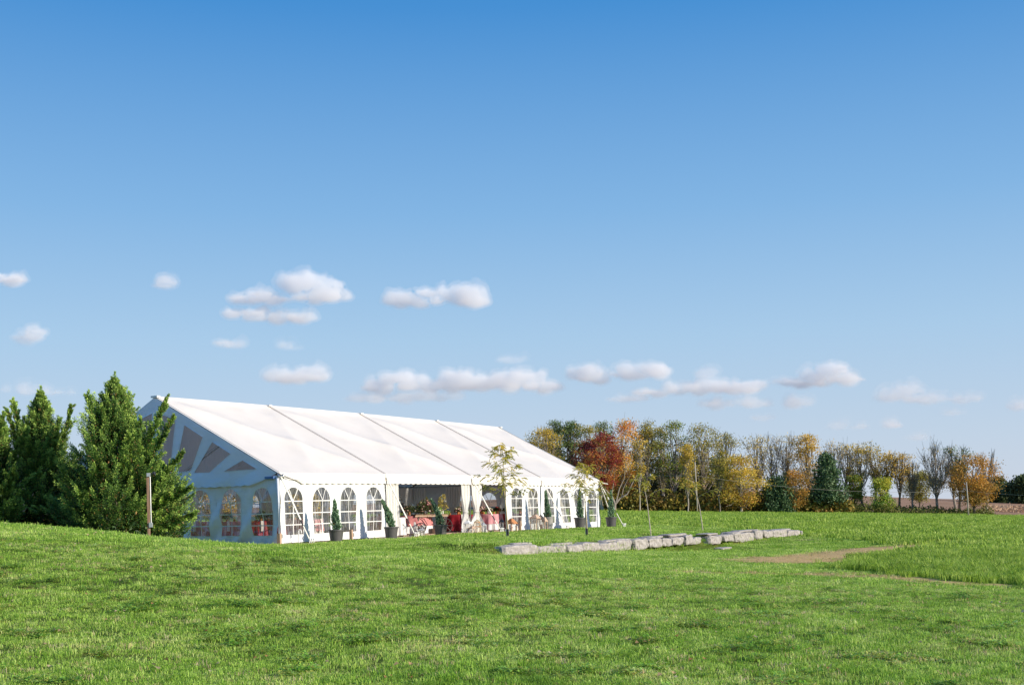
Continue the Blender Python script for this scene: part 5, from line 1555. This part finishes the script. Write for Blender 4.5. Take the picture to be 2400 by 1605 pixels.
bouquet(cz - cd * .35, .42, .46, 811, 'large arrangement of dusty pink and dark burgundy blooms on the flower cart', BL, nfl=34, vase='silver', vr=.11, vh=.14, nleaf=1300, leafc=((.03, .04, .015), (.07, .09, .03), (.10, .03, .03), (.10, .14, .04)))
bouquet(cz + cd * .22, .20, .18, 812, 'small cream and lime arrangement at the right end of the flower cart', WHT, nfl=14, vase='white', vr=.08, vh=.1, nleaf=320, leafc=((.12, .2, .03), (.2, .3, .05)))
bouquet(at_s(960, 1.0, .80), .30, .22, 813, 'dark trailing foliage with pink blooms at the left of the pink table', BL, nfl=12, nleaf=700, vase='copper', leafc=((.03, .04, .015), (.06, .08, .03)))
for j in range(6):
    m = MB(); m.lathe([(.022, 0), (.022, .13)], 10); o = m.build('candle', M_['candle']); o.location = cz + cd * (.12 + .07 * j) + Vector((0, -.20, 0))
    tag(o, ('first', 'second', 'third', 'fourth', 'fifth', 'sixth')[j] + ' from the left in the row of white candles on the flower cart', 'candle', 'row of white candles on the cart')
bx = MB(); bx.box((0, 0, .11), (.5, .34, .2)); o = bx.build('log_crate', M_['chair']); o.location = at_s(1014, .45); o.rotation_euler.z = TROT; tag(o, 'dark wooden crate under the flower cart', 'crate')
# tall rack with dark wide brimmed hats behind the left strap
hr = empty('hat_stand', at_s(938, 1.2)); tag(hr, 'dark stand with two black hats behind the left entrance curtain', 'hat stand')
m = MB(); m.tube([(0, 0, 0), (0, 0, 1.45)], .02, 6); m.lathe([(.2, 0), (.2, .03)], 14); m.build('pole', M_['dark'], hr)
for (x, z) in ((-.05, 1.42), (.16, 1.18)):
    m = MB(); m.tube([(0, 0, z - .06), (x, 0, z)], .012, 5); m.build('hook', M_['dark'], hr)
    h_ = MB(); h_.lathe([(.19, 0), (.20, .012), (.11, .03), (.10, .12), (.07, .14)], 18, (x, 0, z)); o = h_.build('black_hat', M_['rubber']); o.location = hr.location; tag(o, 'black hat hanging %s on the stand' % ('highest' if x < 0 else 'lower right'), 'hat', 'black hats on the stand')

def lantern(px, w, bw, h, mat, lab, peak=.3, kind='box', candle=True, sw=None):
    g = at_s(px, w); t = empty('lantern', g, TROT + rnd.uniform(-.3, .3)); tag(t, lab, 'lantern', 'lanterns on the ground along the tent front')
    hb = h * (1 - peak); r = bw / 2
    m = MB(); m.box((0, 0, .015), (bw * 1.1, bw * 1.1, .03)); m.build('base', mat, t)
    m = MB()
    for x in (-1, 1):
        for y in (-1, 1): m.box((x * r * .92, y * r * .92, hb / 2), (.022, .022, hb))
    m.box((0, 0, hb), (bw * 1.04, bw * 1.04, .025)); m.build('frame', mat, t)
    for i in range(4):
        a = i * math.pi / 2; c = Vector((math.cos(a), math.sin(a), 0)) * r * .90; sd_ = Vector((-math.sin(a), math.cos(a), 0)) * r * .86
        m = MB(); m.face([c - sd_ + Vector((0, 0, .03)), c + sd_ + Vector((0, 0, .03)), c + sd_ + Vector((0, 0, hb - .01)), c - sd_ + Vector((0, 0, hb - .01))]); m.build('glass_pane', M_['glass'], t)
    m = MB(); z0 = hb + .012
    q4 = [(-r * 1.15, -r * 1.15, z0), (r * 1.15, -r * 1.15, z0), (r * 1.15, r * 1.15, z0), (-r * 1.15, r * 1.15, z0)]; e = r * .28; z1 = z0 + h * peak * .72
    q5 = [(-e, -e, z1), (e, -e, z1), (e, e, z1), (-e, e, z1)]
    m.add(q4 + q5, [(0, 1, 5, 4), (1, 2, 6, 5), (2, 3, 7, 6), (3, 0, 4, 7), (4, 5, 6, 7), (3, 2, 1, 0)]); rf = m.build('roof', mat, t)
    m = MB(); m.tube([(.05 * math.cos(a), 0, z1 + .03 + .045 * math.sin(a)) for a in [k * math.pi / 6 for k in range(13)]], .006, 5); m.tube([(0, 0, z1 - .01), (0, 0, z1 + .03)], .02, 6); m.build('ring', M_['dark'], rf)
    if candle:
        m = MB(); m.lathe([(r * .36, .03), (r * .36, .03 + hb * .5)], 12); m.build('candle', M_['candle'], t)
    return t
WD = principled('pale_lantern_wood', (.46, .30, .20), .8, col2=(.62, .45, .33), scale=6)
lantern(988, -.75, .20, .36, M_['silver'], 'small silver lantern on the path left of the flower cart')
lantern(1096, -.55, .26, .62, M_['white'], 'white lantern at the foot of the tied curtain')
lantern(1107, -.8, .22, .34, WD, 'low wooden lantern left of the arched wicker one')
lantern(1132, -.75, .22, .46, M_['silver'], 'silver lantern in front of the curtain hem', peak=.25)
lantern(1176, -.75, .17, .58, M_['dark'], 'tall black lantern by the foot of the strap', peak=.22)
lantern(1199, -.9, .38, .66, M_['copper'], 'orange copper roofed lantern right of the young tree trunk', peak=.45)
lantern(1255, -.9, .36, .80, WD, 'tall weathered wooden lantern between the last two pots', peak=.28)
lantern(1268, -.75, .28, .76, WD, 'second wooden lantern with slatted roof just behind the tall weathered one', peak=.33)
lantern(1277, -1.25, .20, .68, WD, 'narrow wooden lantern touching the light grey pot', peak=.38)
# arched wicker lantern
g = at_s(1119, -.8); wl = empty('wicker_lantern', g, TROT); tag(wl, 'round topped wicker lantern at the foot of the tied curtain', 'lantern')
for k in range(8):
    a = k * math.pi / 4; m = MB(); m.tube([(.15 * math.cos(a), .15 * math.sin(a), 0), (.17 * math.cos(a), .17 * math.sin(a), .32), (.12 * math.cos(a), .12 * math.sin(a), .50), (0, 0, .60)], .012, 5); m.build('rib', M_['stake'], wl)
for z, r in ((.02, .155), (.3, .175), (.48, .13)):
    m = MB(); m.tube([(r * math.cos(a), r * math.sin(a), z) for a in [k * math.pi / 8 for k in range(17)]], .014, 5); m.build('hoop', M_['copper'], wl)
m = MB(); m.lathe([(.05, .02), (.05, .26)], 12); m.build('candle', M_['candle'], wl)
# loose pillar candles along the path
for k, (px, w, r, h, lab) in enumerate(((981, -.9, .045, .13, 'short white pillar candle left of the small silver lantern'), (1177, -1.05, .045, .22, 'white pillar candle in front of the black lantern'), (1185, -.95, .04, .12, 'low white candle right of the black lantern'), (1192, -1.1, .05, .14, 'white candle beside the copper roofed lantern'),
                                        (1211, -.9, .055, .26, 'tall white candle right of the copper roofed lantern'), (1263, -1.3, .045, .20, 'white candle before the wooden lanterns'), (1140, -.9, .04, .14, 'low white candle right of the silver lantern'))):
    m = MB(); m.lathe([(r, 0), (r, h), (r * .8, h + .004)], 12); m.tube([(0, 0, h), (0, 0, h + .02)], .003, 4); o = m.build('candle', M_['candle']); o.location = at_s(px, w); tag(o, lab, 'candle', 'pillar candles along the path')
# short wooden posts with sockets, hose and the tall light post
def wpost(g, h, w_, lab, box_z=None, name='wooden_post'):
    t = empty(name, g, TROT + .2); tag(t, lab, 'post', 'wooden posts around the tent')
    m = MB(); m.box((0, 0, h / 2 - .1), (w_, w_, h + .2)); m.build('post', M_['wood'], t)
    if box_z: 
        m = MB(); m.box((w_ * .5 + .03, -.02, box_z), (.07, .11, .14)); b = m.build('socket_box', M_['silver'], t)
        m = MB(); m.tube([(w_ * .5 + .03, -.02, box_z - .07), (w_ * .5 + .02, -.02, 0)], .012, 5); m.build('conduit', M_['silver'], b)
    return t
p = T(-.38, -.35, 0); p.z = gz(p.x, p.y); wpost(p, .40, .12, 'short wooden post with a socket box at the near tent corner', .3)
p = at_s(823, -.75); wpost(p, .42, .10, 'short wooden post right of the first potted juniper', .22)
p = at_s(1219, -.55); wpost(p, .48, .11, 'short wooden post right of the copper roofed lantern', .30)
g = on(349.5, 1262, 33.2); g.z -= .02
hgt = at(350, 1108, 33.2).z - g.z
M_['postwood'] = principled('brown_post_wood', (.22, .12, .075), .8, bump=.4, scale=3, stretch=(8, 8, .6), col2=(.42, .26, .17))
lp = empty('light_post', g); tag(lp, 'tall wooden post with a floodlight on top in front of the sunlit juniper', 'light post')
m = MB(); m.box((0, 0, hgt / 2 - .1), (.06, .06, hgt + .2)); m.build('post', M_['postwood'], lp)
m = MB(); m.tube([(.065, 0, .45), (.06, 0, hgt - .12), (.02, 0, hgt - .03)], .016, 6); m.build('conduit', M_['silver'], lp)
m = MB(); m.box((.07, -.04, .42), (.09, .06, .13)); m.build('socket_box', M_['silver'], lp)
m = MB(); m.box((.03, -.02, hgt - .05), (.09, .08, .10)); fb = m.build('floodlight', M_['silver'], lp)
m = MB(); m.lathe([(.025, 0), (.05, .04), (.06, .09)], 12); o = m.build('lamp_head', M_['dark'], fb); o.location = (.12, -.03, hgt - .03); o.rotation_euler = (0, R(80), 0)
m = MB(); m.tube([(0, 0, 0), (0, 0, .40), (.02, 0, .46), (.08, 0, .44), (.10, 0, .34)], .022, 8); o = m.build('standpipe', M_['white']); o.location = T(.62, -.35, .02); tag(o, 'white standpipe with bent top against the tent wall below the first window', 'water pipe')
# small ground floodlight by the gable
g = on(443, 1262, 40.5); m = MB(); m.box((0, 0, .12), (.16, .05, .13)); m.tube([(0, 0, 0), (0, 0, .08)], .012, 5); o = m.build('floodlight', M_['dark']); o.location = g; tag(o, 'little black ground floodlight at the foot of the gable wall', 'floodlight')
# chairs
for k, (s, w, rz, lab) in enumerate(((2.9, 1.0, .6, 'chair near the burgundy corner table'), (2.9, 3.0, 1.0, 'chair behind the pink table at the second gable window'), (5.6, 5.4, 2.2, 'chair beside the burgundy table in the near end'), (9.4, 3.3, -1.0, 'chair left of the deep red table'),
                                     (11.5, 2.9, 1.2, 'chair behind the deep red table'), (9.2, 6.4, 1.4, 'chair right of the pink table deep inside'), (14.2, 3.0, .4, 'chair behind the sunlit pink table'), (17.8, 1.9, -1.2, 'chair left of the dark table in the far bays'), (20.2, 1.8, 1.6, 'chair right of the dark table in the far bays'))):
    chair(T(s, w, .036), rz, 'dark wooden ' + lab)

# ------------------------------------------------------------------ clouds: lumpy closed bodies of thin white droplets
def cloud_mat(name, dens):
    m, n, out = mat_new(name)
    v = n.nodes.new('ShaderNodeVolumePrincipled'); v.inputs['Color'].default_value = (.997, .997, .998, 1); v.inputs['Density'].default_value = dens; v.inputs['Anisotropy'].default_value = -.15
    n.links.new(v.outputs[0], out.inputs['Volume']); return m
CD = 3000.0
DENS = {1.0: cloud_mat('cloud', .016), .5: cloud_mat('thin_cloud', .008), .25: cloud_mat('faint_cloud', .005)}
THIN = {1.0: cloud_mat('cloud_edge', .006), .5: cloud_mat('thin_edge', .0035), .25: cloud_mat('faint_edge', .0015)}
CLOUDS = [
    ([(735, 676, 68, 34), (700, 668, 48, 30), (775, 700, 42, 28), (740, 706, 60, 16), (590, 703, 48, 15), (640, 712, 60, 11), (560, 706, 20, 9)], 1.0, 'biggest billowing white cloud high left of centre'),
    ([(590, 736, 60, 13), (650, 748, 60, 12), (705, 752, 30, 10)], 1.0, 'flat streaky cloud just below the biggest cloud'),
    ([(940, 706, 32, 17), (985, 712, 48, 11), (1085, 700, 56, 26), (1035, 690, 48, 13), (1112, 712, 32, 18)], 1.0, 'second billowing cloud to the right of the biggest cloud'),
    ([(-20, 656, 48, 18), (28, 660, 32, 13)], 1.0, 'white cloud cut off by the left edge of the picture'),
    ([(388, 664, 20, 10), (378, 672, 30, 5)], .5, 'tiny isolated puff high on the left'),
    ([(60, 795, 34, 13), (78, 782, 20, 17)], .5, 'small faint puff above the leftmost juniper'),
    ([(530, 804, 20, 8), (548, 812, 22, 5)], .5, 'tiny wisp below the streaky cloud'),
    ([(672, 812, 26, 6), (690, 818, 20, 4)], .25, 'barely visible wisp right of the tiny wisp'),
    ([(700, 888, 78, 14), (725, 876, 38, 14), (672, 886, 46, 14)], 1.0, 'lens shaped cloud low above the near end of the tent roof'),
    ([(900, 912, 70, 16), (955, 893, 62, 20), (1010, 905, 70, 18), (1085, 893, 56, 24), (1060, 905, 60, 18), (1130, 905, 66, 20), (1195, 905, 60, 20), (1235, 890, 44, 22), (1275, 912, 50, 14), (1170, 888, 40, 10)], 1.0, 'longest low cloud bank above the middle of the tent'),
    ([(880, 936, 70, 9), (950, 934, 90, 11), (1030, 932, 50, 9)], .5, 'thin flat cloud directly beneath the longest cloud bank'),
    ([(1205, 846, 30, 6), (1185, 843, 20, 5)], .25, 'faint pink wisp above the longest cloud bank'),
    ([(1372, 880, 30, 20), (1405, 890, 44, 12)], 1.0, 'round cloud above the far end of the roof'),
    ([(1500, 872, 52, 20), (1545, 872, 24, 18), (1480, 882, 50, 10)], 1.0, 'cloud right of the round one with an upturned corner'),
    ([(1545, 922, 60, 11), (1640, 912, 90, 16), (1720, 915, 60, 11), (1757, 905, 26, 16)], 1.0, 'long pale cloud above the orange maple'),
    ([(1460, 936, 44, 7), (1490, 934, 30, 5)], .5, 'thin smear of cloud left of the long pale cloud'),
    ([(1650, 878, 22, 9)], .5, 'small puff over the long pale cloud'),
    ([(1945, 872, 40, 16), (1930, 893, 66, 17), (1990, 893, 40, 15), (1848, 898, 32, 10), (1880, 906, 60, 9)], 1.0, 'bright topped cloud highest on the right side'),
    ([(1680, 948, 50, 11), (1765, 948, 50, 9), (1860, 947, 34, 11)], .5, 'low flat row of cloud over the golden trees'),
    ([(2085, 932, 36, 11), (2140, 925, 36, 17), (2175, 940, 60, 10), (2255, 940, 42, 11)], .5, 'long soft cloud on the far right'),
    ([(2385, 953, 34, 7)], .5, 'small cloud touching the right edge of the picture'),
    ([(2230, 969, 38, 6)], .25, 'faint puff under the long soft cloud'),
    ([(1965, 999, 26, 7), (2010, 1003, 40, 5)], .25, 'faint low wisp over the pale airy trees'),
    ([(2093, 997, 22, 7)], .5, 'small low puff left of the large bare tree'),
    ([(60, 915, 70, 9), (110, 922, 80, 6)], .25, 'faint haze streak behind the left junipers'),
    ([(1785, 980, 34, 6)], .25, 'faint puff low over the golden dense tree'),
    ([(2150, 1027, 40, 5)], .25, 'lowest faint streak above the round olive tree')]
sky_k = CD / F
for k, (bl, dn, lab) in enumerate(CLOUDS):
    mb = bpy.data.metaballs.new('mb'); mb.resolution = 5.5; mb.threshold = .12
    c0 = at(bl[0][0], bl[0][1], CD)
    q = random.Random(900 + k)
    for (x, y, rx, ry) in bl:
        el = [(x, y, rx, ry)]
        for j in range(int(2 + rx / ry * 1.6)):      # smaller swellings along the top
            u = q.uniform(-.8, .8); e_ = q.uniform(.30, .6) * ry
            el.append((x + u * rx, y - ry * math.sqrt(1 - u * u) * .5 + e_ * .2, e_ * q.uniform(1.2, 2.2), e_))
        for (ex, ey, ax_, az_) in el:
            e = mb.elements.new(); e.type = 'ELLIPSOID'
            e.co = at(ex, ey, CD + q.uniform(-25, 25)) - c0; kk = sky_k * 1.72
            e.radius = 1.55; e.size_x, e.size_y, e.size_z = ax_ * kk * .92, min(ax_, az_ * 1.6) * kk * .95, az_ * kk * .74
    ob = bpy.data.objects.new('mb', mb); C.objects.link(ob)
    bpy.context.view_layer.update()
    dg = bpy.context.evaluated_depsgraph_get()
    me = bpy.data.meshes.new_from_object(ob.evaluated_get(dg))
    bpy.data.objects.remove(ob); bpy.data.metaballs.remove(mb)
    nv = len(me.vertices)
    if nv:
        V = np.empty(nv * 3, np.float32); me.vertices.foreach_get('co', V); V = V.reshape(-1, 3)
        me.vertices.foreach_set('co', V.ravel())
    bm = bmesh.new(); bm.from_mesh(me)
    bmesh.ops.subdivide_edges(bm, edges=bm.edges[:], cuts=1, use_grid_fill=True)
    bm.normal_update()
    o3 = Vector((k * 91.7, 0, 0))
    zlo = min(v.co.z for v in bm.verts) if len(bm.verts) else 0; zhi = max(v.co.z for v in bm.verts) if len(bm.verts) else 1
    zc_ = zlo + (zhi - zlo) * .42
    bm2 = bm.copy()
    for b_, infl, amp in ((bm, 0.0, 1.0), (bm2, 5.0 + .04 * (zhi - zlo), 1.7)):
        for v in b_.verts:
            p = v.co + o3
            d = noise.fractal(Vector((p.x * .6, p.y, p.z)) / 42, 1.0, 2.1, 3) * 13 + noise.fractal(p / 14, 1.0, 2.0, 4) * 4.5
            up_ = .5 + .5 * max(-.5, v.normal.z)
            v.co = v.co + v.normal * (d * up_ * amp + infl)
            if v.co.z < zc_: v.co.z = zc_ - (zc_ - v.co.z) * .62
    bm.to_mesh(me); bm.free()
    me2 = bpy.data.meshes.new('wisps'); bm2.to_mesh(me2); bm2.free(); me2.materials.append(THIN[dn])
    me.materials.clear(); me.materials.append(DENS[dn])
    o = link('cloud', me); o.location = c0
    link('wisps', me2, o)
    tag(o, lab, 'cloud', 'small clouds low in the sky')
